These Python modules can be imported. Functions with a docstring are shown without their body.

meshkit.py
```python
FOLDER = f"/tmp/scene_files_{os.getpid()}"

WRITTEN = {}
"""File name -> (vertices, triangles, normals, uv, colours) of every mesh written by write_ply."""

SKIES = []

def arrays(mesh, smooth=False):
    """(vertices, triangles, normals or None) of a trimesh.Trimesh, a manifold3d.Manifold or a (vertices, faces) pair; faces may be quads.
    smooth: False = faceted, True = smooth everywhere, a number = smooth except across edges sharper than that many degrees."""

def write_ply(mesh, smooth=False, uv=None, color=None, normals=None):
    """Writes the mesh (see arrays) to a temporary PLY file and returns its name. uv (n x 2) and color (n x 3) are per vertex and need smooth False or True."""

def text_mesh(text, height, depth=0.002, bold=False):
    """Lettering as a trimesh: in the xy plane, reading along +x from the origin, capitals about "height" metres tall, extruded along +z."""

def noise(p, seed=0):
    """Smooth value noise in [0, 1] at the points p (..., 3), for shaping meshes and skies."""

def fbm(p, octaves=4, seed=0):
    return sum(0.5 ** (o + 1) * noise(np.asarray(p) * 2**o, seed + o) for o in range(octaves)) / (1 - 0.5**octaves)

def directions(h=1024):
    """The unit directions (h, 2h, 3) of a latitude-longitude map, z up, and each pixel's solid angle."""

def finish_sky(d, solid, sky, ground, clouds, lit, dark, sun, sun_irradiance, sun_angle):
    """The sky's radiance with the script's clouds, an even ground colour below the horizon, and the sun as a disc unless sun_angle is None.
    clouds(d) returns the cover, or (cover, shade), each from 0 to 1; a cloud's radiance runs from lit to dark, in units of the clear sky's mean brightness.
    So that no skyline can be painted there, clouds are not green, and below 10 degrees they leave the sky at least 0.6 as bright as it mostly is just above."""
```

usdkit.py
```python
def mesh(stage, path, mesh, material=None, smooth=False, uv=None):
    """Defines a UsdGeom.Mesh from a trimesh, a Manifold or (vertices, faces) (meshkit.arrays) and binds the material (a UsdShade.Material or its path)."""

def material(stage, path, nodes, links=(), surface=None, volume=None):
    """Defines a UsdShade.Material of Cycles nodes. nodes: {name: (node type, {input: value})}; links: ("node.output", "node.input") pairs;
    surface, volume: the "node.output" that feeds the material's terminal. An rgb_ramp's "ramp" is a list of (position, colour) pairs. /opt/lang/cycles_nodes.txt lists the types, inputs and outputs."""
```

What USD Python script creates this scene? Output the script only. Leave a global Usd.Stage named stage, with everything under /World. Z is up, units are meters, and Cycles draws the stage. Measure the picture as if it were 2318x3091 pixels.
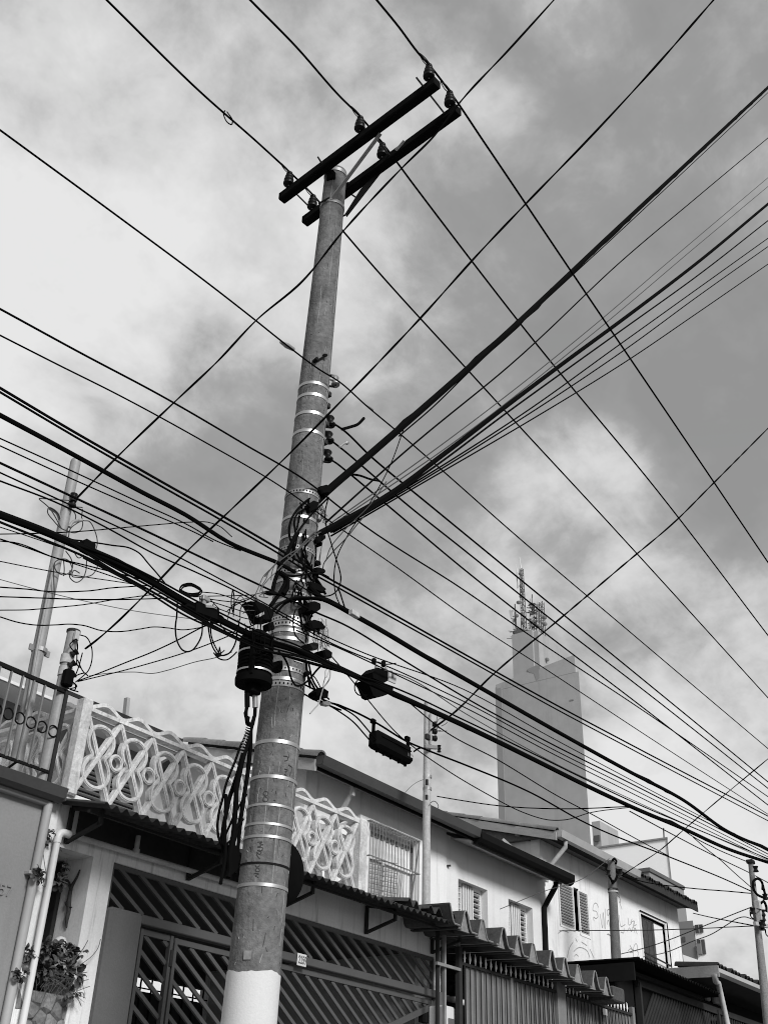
import math, random
import numpy as np, trimesh, usdkit, meshkit
from pxr import Usd, UsdGeom, UsdLux, UsdShade, Gf, Sdf
from shapely.geometry import LineString, Polygon, Point
from shapely.ops import unary_union

stage = Usd.Stage.CreateInMemory()
UsdGeom.SetStageUpAxis(stage, 'Z'); UsdGeom.SetStageMetersPerUnit(stage, 1.0)
UsdGeom.Xform.Define(stage, '/World')
rng = random.Random(7); nrg = np.random.default_rng(7)

# ------------------------------------------------------------------ camera, sky, sun, exposure
EXPOSURE = 1.25
SKY_STRENGTH = 0.05
SKY_BLUE, SKY_HAZE, CLOUD = .21, 2.2, 6.7      # clear-sky share, thin veil and cloud brightness
SUN_INTENSITY, SUN_ANGLE = 0.40, 16.0
SUN_DIR = np.array([-0.34, -0.84, 0.56])          # towards the sun
EYE = np.array([0.0, 0.0, 1.15])
PW, PH, FPX = 2318., 3091., 3223.                 # photograph size and focal length in its pixels
PP = np.array([PW / 2, PH / 2])

def _axis(v):
    a = np.array([v[0], -v[1], -FPX]); return a / np.linalg.norm(a)
_x = _axis(np.array([3891., 3660.]) - PP)         # vanishing point of the street
_z = _axis(np.array([1344., -3606.]) - PP)        # vanishing point of the uprights
_z = _z - _x * (_x @ _z); _z /= np.linalg.norm(_z)
_y = np.cross(_z, _x)
ROT = np.array([_x, _y, _z])                      # rows: street, depth, up
cam = UsdGeom.Camera.Define(stage, '/World/camera')
cam.CreateHorizontalApertureAttr(36.0); cam.CreateVerticalApertureAttr(36.0 * 1024 / 767)
cam.CreateFocalLengthAttr(36.0 * FPX / PW); cam.CreateExposureAttr(EXPOSURE)
cam.CreateClippingRangeAttr(Gf.Vec2f(0.05, 5000))
_m = Gf.Matrix4d(1.0)
for i in range(3):
    _m.SetRow(i, Gf.Vec4d(*[float(q) for q in ROT[:, i]], 0.0))
_m.SetRow(3, Gf.Vec4d(*[float(q) for q in EYE], 1.0))
cam.AddTransformOp().Set(_m)

def ray(px, py):
    return ROT @ np.array([px - PP[0], -(py - PP[1]), -FPX])
def proj(P):
    c = ROT.T @ (np.asarray(P, float) - EYE); return PP + FPX * np.array([c[0], -c[1]]) / -c[2]
def depth(P):
    return float(-(ROT.T @ (np.asarray(P, float) - EYE))[2])

sun_n = SUN_DIR / np.linalg.norm(SUN_DIR)
sun = UsdLux.DistantLight.Define(stage, '/World/sun')
sun.CreateIntensityAttr(SUN_INTENSITY); sun.CreateAngleAttr(SUN_ANGLE); sun.CreateNormalizeAttr(True)
sun.CreateColorAttr(Gf.Vec3f(1, 1, 1))
_sz = sun_n; _sx = np.cross([0, 0, 1.0], _sz); _sx /= np.linalg.norm(_sx); _sy = np.cross(_sz, _sx)
_sm = Gf.Matrix4d(1.0)
for i, a in enumerate((_sx, _sy, _sz)):
    _sm.SetRow(i, Gf.Vec4d(*[float(q) for q in a], 0.0))
sun.AddTransformOp().Set(_sm)

def D(px, py):                                    # the 1659 x 2212 view of the photograph -> its own pixels
    return px / .7157, py / .7157
# cloud masses and gaps of the sky, as directions: (where seen, angular radius in degrees, weight)
LOBES = [((60, 520), 11, .20), ((330, 420), 10, .16), ((60, 780), 6, .30), ((150, 860), 4, .18), ((560, 640), 7, .16), ((1270, 1130), 5, .34), ((1480, 1090), 5, .12), ((1060, 1080), 4, .16), ((1160, 920), 3, .20), ((880, 480), 7, .08), ((1040, 690), 3, .12),
         ((1560, 1240), 5, .04), ((1380, 1330), 6, -.10), ((1600, 1420), 6, -.08), ((740, 1600), 6, .20), ((1480, 1620), 7, .10), ((250, 1650), 10, .16), ((400, 1330), 8, .08), ((1400, 560), 9, -.06), ((1420, 860), 8, -.26), ((1050, 800), 5, -.26), ((800, 200), 6, -.06),
         ((1250, 200), 8, -.06), ((430, 1000), 7, -.26), ((590, 850), 4, -.10), ((1560, 940), 4, -.22), ((900, 1250), 8, -.10), ((1600, 1800), 8, .22), ((1450, 2050), 9, .24), ((960, 1560), 5, .12), ((100, 30), 6, -.14), ((620, 60), 6, -.08), ((1560, 400), 6, -.10)]
nodes = {'tc': ('texture_coordinate', {}), 'sky': ('sky_texture', {'sky_type': 'single_scattering', 'sun_disc': False, 'sun_elevation': float(math.asin(sun_n[2])), 'sun_rotation': float(math.atan2(sun_n[0], sun_n[1]))}),
         'bw': ('rgb_to_bw', {}), 'sep': ('separate_xyz', {}), 'zz': ('math', {'math_type': 'add', 'value2': .60}), 'zc': ('math', {'math_type': 'maximum', 'value2': .12}),
         'dx': ('math', {'math_type': 'divide'}), 'dy': ('math', {'math_type': 'divide'}), 'cmb': ('combine_xyz', {}),
         'n1': ('noise_texture', {'scale': 6.4, 'detail': 10.0, 'roughness': .58, 'distortion': .15}), 'n2': ('noise_texture', {'scale': 19.0, 'detail': 9.0, 'roughness': .62, 'distortion': .3}),
         'nm': ('math', {'math_type': 'multiply_add', 'value2': .62, 'value3': -.71}), 'n1m': ('math', {'math_type': 'multiply', 'value2': 1.7}), 'ns': ('math', {'math_type': 'add'}),
         'ramp': ('rgb_ramp', {'ramp': [(.0, (.0,) * 3), (.28, (.08,) * 3), (.42, (.22,) * 3), (.55, (.46,) * 3), (.70, (.70,) * 3), (.88, (.90,) * 3), (1., (1.,) * 3)]}),
         'bwm': ('math', {'math_type': 'multiply', 'value2': SKY_BLUE}), 'cl': ('mix', {'mix_type': 'mix', 'color2': (CLOUD,) * 3}), 'sk': ('math', {'math_type': 'add', 'value2': SKY_HAZE}),
         'bg': ('background_shader', {'strength': SKY_STRENGTH})}
links = [('tc.generated', 'sep.vector'), ('sep.z', 'zz.value1'), ('zz.value', 'zc.value1'), ('sep.x', 'dx.value1'), ('zc.value', 'dx.value2'), ('sep.y', 'dy.value1'), ('zc.value', 'dy.value2'),
         ('dx.value', 'cmb.x'), ('dy.value', 'cmb.y'), ('cmb.vector', 'n1.vector'), ('cmb.vector', 'n2.vector'), ('n2.fac', 'nm.value1'), ('n1.fac', 'n1m.value1'), ('n1m.value', 'ns.value1'), ('nm.value', 'ns.value2'),
         ('sky.color', 'bw.color'), ('bw.val', 'bwm.value1'), ('bwm.value', 'sk.value1'), ('sk.value', 'cl.color1'), ('ramp.color', 'cl.fac'), ('cl.color', 'bg.color')]
_prev = 'ns.value'
for i, (p, rad, wt) in enumerate(LOBES):
    d = ray(*D(*p)); d = d / np.linalg.norm(d)
    nodes[f'd{i}'] = ('vector_math', {'math_type': 'dot_product', 'vector2': tuple(float(q) for q in d)})
    nodes[f'r{i}'] = ('map_range', {'range_type': 'smootherstep', 'from_min': math.cos(math.radians(rad * 1.6)), 'from_max': 1.0, 'to_min': 0.0, 'to_max': wt, 'clamp': True})
    nodes[f'a{i}'] = ('math', {'math_type': 'add'})
    links += [('tc.generated', f'd{i}.vector1'), (f'd{i}.value', f'r{i}.value'), (f'r{i}.result', f'a{i}.value1'), (_prev, f'a{i}.value2')]
    _prev = f'a{i}.value'
links += [(_prev, 'ramp.fac')]
sky_mat = usdkit.material(stage, '/World/Looks/sky_clouds', nodes, links, surface='bg.background')
dome = UsdLux.DomeLight.Define(stage, '/World/sky')
UsdShade.MaterialBindingAPI.Apply(dome.GetPrim()).Bind(sky_mat)
dome.GetPrim().SetCustomDataByKey('kind', 'structure')

# ------------------------------------------------------------------ where things are: a point of the photograph on a plane of the place
def crop(x0, y0, w, shown=1659): return (x0, y0, w / shown)
CD = (0, 0, 1 / .7157)
R1 = (0, 2000, 400 / 1475); R2 = crop(0, 2500, 450); R3 = crop(350, 2550, 500); R4 = crop(300, 2100, 450); R5 = crop(850, 2250, 500); R6 = crop(840, 2650, 560)
R7 = crop(1300, 2420, 500); R8 = crop(1750, 2450, 568); RF = crop(1350, 2700, 600); C4 = (650, 1350, 500 / 1580); C5 = crop(750, 100, 700); C6 = crop(0, 1300, 700)
C7 = crop(800, 1000, 500); CT = (1400, 1600, 500 / 1229); CT2 = crop(1450, 1650, 400); CP = crop(650, 1850, 400); CP2 = crop(780, 1750, 300); CB = crop(1050, 1950, 300); CL = crop(500, 1650, 400)
CM = crop(800, 1400, 300); CR = crop(1900, 2400, 418); CW = crop(1300, 2200, 1018); CQ = crop(1800, 2800, 518); CJ = (600, 2150, 200 / 804)
def src(c, p): return c[0] + p[0] * c[2], c[1] + p[1] * c[2]
def UY(c, p, Y):
    d = ray(*src(c, p)); return EYE + d * (Y - EYE[1]) / d[1]
def UX(c, p, X):
    d = ray(*src(c, p)); return EYE + d * (X - EYE[0]) / d[0]
def UZ(c, p, Z):
    d = ray(*src(c, p)); return EYE + d * (Z - EYE[2]) / d[2]

# ------------------------------------------------------------------ materials (the photograph is black and white: greys only)
def gmat(name, v, rough=.8, var=.12, scale=2.5, fine=0.0, fscale=45, bump=0.0, bscale=60, metal=0.0, streak=0.0, sscale=(9, 9, .7), dark=.45, spec=.35, rand=0.0, light=0.0):
    n = {'g': ('geometry', {}), 'n': ('noise_texture', {'scale': scale, 'detail': 5.0, 'roughness': .6}), 'r': ('map_range', {'from_min': .25, 'from_max': .75, 'to_min': 1 - var, 'to_max': 1 + var, 'clamp': True}),
         'm': ('math', {'math_type': 'multiply', 'value2': v}), 'c': ('combine_xyz', {}), 'p': ('principled_bsdf', {'roughness': rough, 'metallic': metal, 'specular_ior_level': spec})}
    l = [('g.position', 'n.vector'), ('n.fac', 'r.value'), ('r.result', 'm.value1')]
    last = 'm.value'
    if fine:
        n['fn'] = ('noise_texture', {'scale': fscale, 'detail': 3.0}); n['fr'] = ('map_range', {'from_min': .3, 'from_max': .7, 'to_min': 1 - fine, 'to_max': 1 + fine, 'clamp': True}); n['fm'] = ('math', {'math_type': 'multiply'})
        l += [('g.position', 'fn.vector'), ('fn.fac', 'fr.value'), ('fr.result', 'fm.value1'), (last, 'fm.value2')]; last = 'fm.value'
    if streak:
        n['mp'] = ('mapping', {'scale': sscale}); n['sn'] = ('noise_texture', {'scale': 1.0, 'detail': 4.0, 'roughness': .65}); n['sr'] = ('map_range', {'range_type': 'smoothstep', 'from_min': .50, 'from_max': .78, 'to_min': 1.0, 'to_max': 1 - streak, 'clamp': True}); n['sm'] = ('math', {'math_type': 'multiply'})
        l += [('g.position', 'mp.vector'), ('mp.vector', 'sn.vector'), ('sn.fac', 'sr.value'), ('sr.result', 'sm.value1'), (last, 'sm.value2')]; last = 'sm.value'
    if light:
        n['lp'] = ('mapping', {'scale': (24, 24, 3.5), 'location': (3.1, 1.7, .4)}); n['ln'] = ('noise_texture', {'scale': 1.0, 'detail': 5.0, 'roughness': .7}); n['lr'] = ('map_range', {'range_type': 'smoothstep', 'from_min': .58, 'from_max': .80, 'to_min': 1.0, 'to_max': 1 + light, 'clamp': True}); n['lm'] = ('math', {'math_type': 'multiply'})
        l += [('g.position', 'lp.vector'), ('lp.vector', 'ln.vector'), ('ln.fac', 'lr.value'), ('lr.result', 'lm.value1'), (last, 'lm.value2')]; last = 'lm.value'
    if rand:
        n['oi'] = ('object_info', {}); n['or'] = ('map_range', {'from_min': 0.0, 'from_max': 1.0, 'to_min': 1 - rand, 'to_max': 1 + rand}); n['om'] = ('math', {'math_type': 'multiply'})
        l += [('oi.random', 'or.value'), ('or.result', 'om.value1'), (last, 'om.value2')]; last = 'om.value'
    l += [(last, 'c.x'), (last, 'c.y'), (last, 'c.z'), ('c.vector', 'p.base_color')]
    if bump:
        n['bn'] = ('noise_texture', {'scale': bscale, 'detail': 4.0, 'roughness': .6}); n['b'] = ('bump', {'strength': bump, 'distance': .01})
        l += [('g.position', 'bn.vector'), ('bn.fac', 'b.height'), ('b.normal', 'p.normal')]
    return usdkit.material(stage, f'/World/Looks/{name}', n, l, surface='p.BSDF')

M = {}
M['white_wall'] = gmat('white_painted_plaster', .74, var=.05, scale=.8, fine=.03, fscale=25, bump=.25, bscale=50, streak=.28, sscale=(6, 6, .4))
M['stained_wall'] = gmat('stained_white_plaster', .72, var=.12, scale=1.5, fine=.05, bump=.2, bscale=60, streak=.5, sscale=(16, 16, .9))
M['pale_wall'] = gmat('pale_grey_plaster', .68, var=.06, scale=1.0, fine=.03, bump=.15, streak=.15, sscale=(5, 5, .35))
M['grey_wall'] = gmat('grey_plaster', .24, var=.10, scale=1.1, fine=.05, bump=.2, bscale=50, streak=.12, sscale=(3, 3, .5))
M['cast_concrete'] = gmat('whitewashed_cast_concrete', .58, var=.20, scale=6, fine=.16, fscale=40, bump=.5, bscale=60, streak=.5, sscale=(14, 14, 3))
M['pole'] = gmat('weathered_pole_concrete', .130, rough=.9, var=.36, scale=4.0, fine=.24, fscale=22, bump=.9, bscale=45, streak=.45, sscale=(13, 13, 1.8), light=.55)
M['pole_seam'] = gmat('pale_cement_scuff', .24, rough=.9, var=.3, scale=8, fine=.2)
M['pole_dark'] = gmat('dark_scuff', .045, rough=.9, var=.3, scale=8)
M['pole_paint'] = gmat('white_lime_paint', .58, var=.04, scale=3, fine=.03, fscale=50, bump=.25, bscale=60, streak=.06)
M['wing_wall'] = gmat('painted_shade_wing_plaster', .13, var=.1, scale=1.0)  # the eave's shadow is put into this dark wall colour
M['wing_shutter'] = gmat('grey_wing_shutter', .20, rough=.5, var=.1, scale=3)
M['mast'] = gmat('galvanised_mast', .26, rough=.55, var=.15, scale=5, fine=.08, streak=.4, sscale=(30, 30, 1.4))
M['mast_pale'] = gmat('pale_painted_mast', .38, rough=.7, var=.15, scale=4, fine=.15, fscale=30, streak=.45, sscale=(24, 24, 1.5))
M['old_mast'] = gmat('weathered_concrete_mast', .13, rough=.9, var=.25, scale=5, fine=.25, fscale=70, bump=.4)
M['far_pole'] = gmat('far_concrete_pole', .18, rough=.9, var=.25, scale=3, fine=.25, fscale=60, bump=.4)
M['wood'] = gmat('dark_tarred_timber', .007, spec=.02, rough=.9, var=.4, scale=6, fine=.2, fscale=60, bump=.4)
M['steel'] = gmat('galvanised_steel_strap', .46, rough=.45, var=.12, scale=8, metal=.85, spec=.5)
M['dull_steel'] = gmat('dull_steel', .30, rough=.5, var=.2, scale=8, metal=.5)
M['brace'] = gmat('galvanised_brace', .34, rough=.5, var=.25, scale=9, metal=.4)
M['cable'] = gmat('black_cable_sheath', .004, rough=.9, var=.2, scale=4, spec=.02)
M['cable_grey'] = gmat('grey_telephone_wire', .06, rough=.8, var=.2, scale=4, spec=.1)
M['wire_pale'] = gmat('pale_drop_wire', .30, rough=.6, var=.2, scale=4)
M['porcelain'] = gmat('dark_glazed_porcelain', .010, rough=.4, var=.2, scale=6, spec=.12)
M['plastic'] = gmat('black_plastic_housing', .004, rough=.75, var=.2, scale=10, spec=.03)
M['plastic_grey'] = gmat('grey_plastic_housing', .42, rough=.5, var=.1, scale=12)
M['gate'] = gmat('dark_grey_gate_paint', .070, rough=.45, var=.10, scale=3, fine=.05)
M['pier'] = gmat('dark_grey_pier_paint', .10, rough=.75, var=.08, scale=2, fine=.06, bump=.25)
M['black_iron'] = gmat('black_iron', .010, rough=.75, var=.2, scale=6, spec=.08)
M['dark_iron'] = gmat('dark_iron', .028, rough=.7, var=.2, scale=6, spec=.12)
M['sheet'] = gmat('shade_dark_fibre_cement_sheet', .03, rough=.9, var=.3, scale=3, fine=.15, fscale=30, bump=.3)  # dark base colour carries the shade of the awning's underside
M['canalete'] = gmat('weathered_fibre_cement', .06, rough=.9, var=.3, scale=2.5, fine=.2, fscale=30, bump=.3, streak=.4, sscale=(4, 4, 4))
M['cement_edge'] = gmat('worn_fibre_cement_edge', .20, rough=.9, var=.3, scale=5, fine=.2, fscale=30)
M['tile'] = gmat('dull_clay_roof_tile', .15, rough=.9, var=.25, scale=3, fine=.15, fscale=30, bump=.3, rand=.2)
M['tile_dark'] = gmat('dark_mossy_roof_tile', .025, rough=.95, var=.35, scale=5, fine=.2, bump=.3)
M['gutter'] = gmat('dark_painted_gutter', .05, rough=.6, var=.15, scale=2, fine=.08)
M['gutter_black'] = gmat('black_gutter', .008, rough=.7, var=.2, scale=3, spec=.05)
M['gutter_pale'] = gmat('pale_zinc_gutter', .36, rough=.5, var=.15, scale=2)
M['fascia'] = gmat('weathered_fascia_board', .30, rough=.85, var=.2, scale=2, fine=.1, streak=.2, sscale=(3, 3, 20))
M['soffit'] = gmat('painted_soffit_board', .42, rough=.85, var=.1, scale=2, fine=.05)
M['pvc'] = gmat('white_pvc_pipe', .62, rough=.4, var=.03, scale=3)
M['pvc_grey'] = gmat('grey_painted_pipe', .34, rough=.6, var=.1, scale=3)
M['pvc_old'] = gmat('stained_pipe', .42, rough=.7, var=.25, scale=6, fine=.1)
M['shutter'] = gmat('pale_metal_shutter', .74, rough=.5, var=.08, scale=4)
M['bars'] = gmat('white_window_bars', .70, rough=.5, var=.05, scale=4)
M['grille'] = gmat('grey_grille_bars', .16, rough=.5, var=.15, scale=4)
M['glass'] = gmat('dark_window_pane', .05, rough=.12, var=.1, scale=2, spec=.6)
M['boarding'] = gmat('weathered_dark_boarding', .05, rough=.8, var=.3, scale=2, fine=.2, fscale=15, streak=.4, sscale=(18, 18, 1))
M['dark_room'] = gmat('near_black_shade_paint', .025, var=.1, scale=2)  # near-black colour stands for unlit interiors and shade under the canopy
M['room_wall'] = gmat('garage_wall_paint', .32, var=.1, scale=1.5, streak=.2)
M['fence_sheet'] = gmat('weathered_sheet_metal', .17, rough=.55, var=.2, scale=2, fine=.08, streak=.35, sscale=(8, 8, .5))
M['spear'] = gmat('aluminium_spear_paint', .85, rough=.4, var=.1, scale=9)
M['tower'] = gmat('tower_render', .33, var=.08, scale=.12, fine=.05, fscale=.8, streak=.22, sscale=(.5, .5, .03))
M['tower_stain'] = gmat('damp_stained_render', .24, var=.1, scale=.3)
M['tower_trim'] = gmat('tower_corner_trim', .24, var=.1, scale=.3)
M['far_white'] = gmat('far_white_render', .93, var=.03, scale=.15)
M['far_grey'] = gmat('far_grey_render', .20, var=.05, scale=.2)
M['far_glass'] = gmat('far_dark_window', .07, rough=.3, var=.3, scale=.8)
M['antenna'] = gmat('pale_antenna_panel', .55, rough=.5, var=.1, scale=.5)
M['antenna_dark'] = gmat('dark_antenna_bracket', .10, rough=.6, var=.2, scale=.5)
M['leaf'] = gmat('dusty_leaf', .06, rough=.55, var=.35, scale=30, rand=.3)
M['leaf_pale'] = gmat('pale_leaf', .26, rough=.6, var=.2, scale=30)
M['twig'] = gmat('dry_twig', .09, rough=.9, var=.3, scale=20)
M['driftwood'] = gmat('dark_driftwood', .04, rough=.8, var=.4, scale=12, bump=.4)
M['stone'] = gmat('rubble_stone', .17, rough=.9, var=.3, scale=7, fine=.2, bump=.6, bscale=40, rand=.2)
M['mortar'] = gmat('dark_mortar', .07, rough=.95, var=.2, scale=10)
M['ink'] = gmat('black_marker_paint', .055, rough=.8, var=.2, scale=9)
M['ink_grey'] = gmat('faded_spray_paint', .30, rough=.9, var=.3, scale=5)
M['plate'] = gmat('enamel_number_plate', .60, rough=.4, var=.05, scale=9)
M['label'] = gmat('pale_sticker', .42, rough=.6, var=.2, scale=30)
M['asphalt'] = gmat('asphalt', .055, rough=.95, var=.2, scale=1, fine=.2, bump=.4)
M['paving'] = gmat('pavement_concrete', .26, rough=.95, var=.15, scale=1, fine=.1, bump=.3)
M['earth'] = gmat('ground_earth', .16, rough=.95, var=.2, scale=.3)

# ------------------------------------------------------------------ helpers
def catmull(P, n=8, closed=False):
    P = np.asarray(P, float); m = len(P)
    if m < 3 and not closed: 
        t = np.linspace(0, 1, n + 1)[:, None]; return P[0] * (1 - t) + P[1] * t
    out = []
    for i in range(m if closed else m - 1):
        if closed: a, b, c, d = P[(i - 1) % m], P[i], P[(i + 1) % m], P[(i + 2) % m]
        else: b, c = P[i], P[i + 1]; a = P[i - 1] if i else 2 * b - c; d = P[i + 2] if i + 2 < m else 2 * c - b
        # centripetal enough: plain cardinal with reduced tension on uneven spacing
        l0, l1, l2 = np.linalg.norm(b - a) + 1e-9, np.linalg.norm(c - b) + 1e-9, np.linalg.norm(d - c) + 1e-9
        m1 = ((c - b) / l1 * l0 + (b - a) / l0 * l1) / (l0 + l1) * l1; m2 = ((d - c) / l2 * l1 + (c - b) / l1 * l2) / (l1 + l2) * l1
        for t in np.linspace(0, 1, n, endpoint=False):
            out.append((2*t**3 - 3*t**2 + 1) * b + (t**3 - 2*t**2 + t) * m1 + (-2*t**3 + 3*t**2) * c + (t**3 - t**2) * m2)
    if not closed: out.append(P[-1])
    return np.array(out)

class MB:
    def __init__(s): s.v, s.f, s.n = [], [], 0
    def add(s, v, f):
        v = np.asarray(v, float); f = np.asarray(f, int)
        if f.shape[1] == 4: f = np.vstack([f[:, [0, 1, 2]], f[:, [0, 2, 3]]])
        s.v.append(v); s.f.append(f + s.n); s.n += len(v); return s
    def tm(s, t): return s.add(t.vertices, t.faces)
    def box(s, x0, x1, y0, y1, z0, z1):
        v = [(x, y, z) for x in (x0, x1) for y in (y0, y1) for z in (z0, z1)]
        return s.add(v, [(0, 1, 3, 2), (4, 6, 7, 5), (0, 4, 5, 1), (2, 3, 7, 6), (0, 2, 6, 4), (1, 5, 7, 3)])
    def cbox(s, x0, x1, y0, y1, z0, z1, c=.01):       # chamfered
        pts = []
        for sx in (0, 1):
            for sy in (0, 1):
                for sz in (0, 1):
                    p = np.array([(x0, x1)[sx], (y0, y1)[sy], (z0, z1)[sz]]); q = np.array([c * (1 - 2 * sx), c * (1 - 2 * sy), c * (1 - 2 * sz)])
                    for k in range(3): e = q.copy(); e[k] = 0; pts.append(p + e)
        return s.tm(trimesh.convex.convex_hull(np.array(pts)))
    def bar(s, p, q, w, h, up=(0, 0, 1), c=0.0):
        p, q = np.asarray(p, float), np.asarray(q, float); d = q - p; L = np.linalg.norm(d); d /= L
        a = np.cross(d, up); a = a / (np.linalg.norm(a) + 1e-12) if np.linalg.norm(a) > 1e-6 else np.array([1., 0, 0]); b = np.cross(a, d)
        t = MB().cbox(0, L, -w / 2, w / 2, -h / 2, h / 2, c) if c else MB().box(0, L, -w / 2, w / 2, -h / 2, h / 2)
        v = np.vstack(t.v); return s.add(p + v[:, :1] * d + v[:, 1:2] * a + v[:, 2:] * b, np.vstack(t.f))
    def tube(s, P, r, sides=8, cap=True):
        P = np.asarray(P, float); n = len(P); r = np.broadcast_to(r, (n,))
        t = np.gradient(P, axis=0); t /= np.linalg.norm(t, axis=1, keepdims=True) + 1e-12
        a = np.cross(t[0], (0, 0, 1.)) if abs(t[0][2]) < .9 else np.cross(t[0], (1., 0, 0)); a /= np.linalg.norm(a)
        ang = np.arange(sides) * 2 * np.pi / sides; V = []
        for i in range(n):
            a = a - t[i] * (a @ t[i]); a /= np.linalg.norm(a) + 1e-12; b = np.cross(t[i], a)
            V.append(P[i] + r[i] * (np.cos(ang)[:, None] * a + np.sin(ang)[:, None] * b))
        i, j = np.meshgrid(np.arange(n - 1), np.arange(sides), indexing='ij')
        q = np.stack([i * sides + j, i * sides + (j + 1) % sides, (i + 1) * sides + (j + 1) % sides, (i + 1) * sides + j], -1).reshape(-1, 4)
        f = np.vstack([q[:, [0, 1, 2]], q[:, [0, 2, 3]]])
        if cap:
            f = np.vstack([f, [(0, k + 1, k) for k in range(1, sides - 1)], [((n - 1) * sides, (n - 1) * sides + k, (n - 1) * sides + k + 1) for k in range(1, sides - 1)]])
        return s.add(np.vstack(V), f)
    def rev(s, prof, o, axis=(0, 0, 1), n=24, cap=False):          # profile of (radius, height) turned about an axis
        axis = np.asarray(axis, float); axis = axis / np.linalg.norm(axis); a = np.cross(axis, (0, 1, 0) if abs(axis[1]) < .9 else (1, 0, 0)); a /= np.linalg.norm(a); b = np.cross(axis, a)
        ang = np.arange(n) * 2 * np.pi / n; V = np.vstack([np.asarray(o) + h * axis + r * (np.cos(ang)[:, None] * a + np.sin(ang)[:, None] * b) for r, h in prof]); m = len(prof)
        i, j = np.meshgrid(np.arange(m - 1), np.arange(n), indexing='ij')
        q = np.stack([i * n + j, i * n + (j + 1) % n, (i + 1) * n + (j + 1) % n, (i + 1) * n + j], -1).reshape(-1, 4)
        f = np.vstack([q[:, [0, 1, 2]], q[:, [0, 2, 3]]])
        if cap: f = np.vstack([f, [(0, k + 1, k) for k in range(1, n - 1)], [((m - 1) * n, (m - 1) * n + k, (m - 1) * n + k + 1) for k in range(1, n - 1)]])
        return s.add(V, f)
    def plate(s, poly, o, eu, ev, en, t):                          # a flat shape (shapely) in the plane (eu, ev), thickness t along en
        for g in (poly.geoms if hasattr(poly, 'geoms') else [poly]):
            if g.is_empty: continue
            m = trimesh.creation.extrude_polygon(g, t); v = m.vertices
            s.add(np.asarray(o, float) + v[:, :1] * np.asarray(eu, float) + v[:, 1:2] * np.asarray(ev, float) + v[:, 2:] * np.asarray(en, float), m.faces)
        return s
    def hull(s, pts): return s.tm(trimesh.convex.convex_hull(np.asarray(pts, float)))
    def mesh(s):
        m = trimesh.Trimesh(np.vstack(s.v), np.vstack(s.f), process=False)
        return m

used = {}
def numbered(parent, name):
    k = (parent, name); used[k] = used.get(k, 0) + 1
    return f'{parent}/{name}' if used[k] == 1 else f'{parent}/{name}_{used[k]-1:03d}'
def put(name, mb, mat, parent=None, smooth=False, label=None, cat=None, group=None, kind=None):
    par = '/World' if parent is None else (parent if isinstance(parent, str) else str(parent.GetPath()))
    path = numbered(par, name)
    m = usdkit.mesh(stage, path, mb.mesh() if isinstance(mb, MB) else mb, M[mat] if isinstance(mat, str) else mat, smooth)
    p = m.GetPrim(); tag(p, label, cat, group, kind); return p
def tag(p, label=None, cat=None, group=None, kind=None):
    for k, v in (('label', label), ('category', cat), ('group', group), ('kind', kind)):
        if v: p.SetCustomDataByKey(k, v)
    return p
def thing(name, label, cat, group=None):
    p = UsdGeom.Xform.Define(stage, numbered('/World', name)).GetPrim(); return tag(p, label, cat, group)

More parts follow.
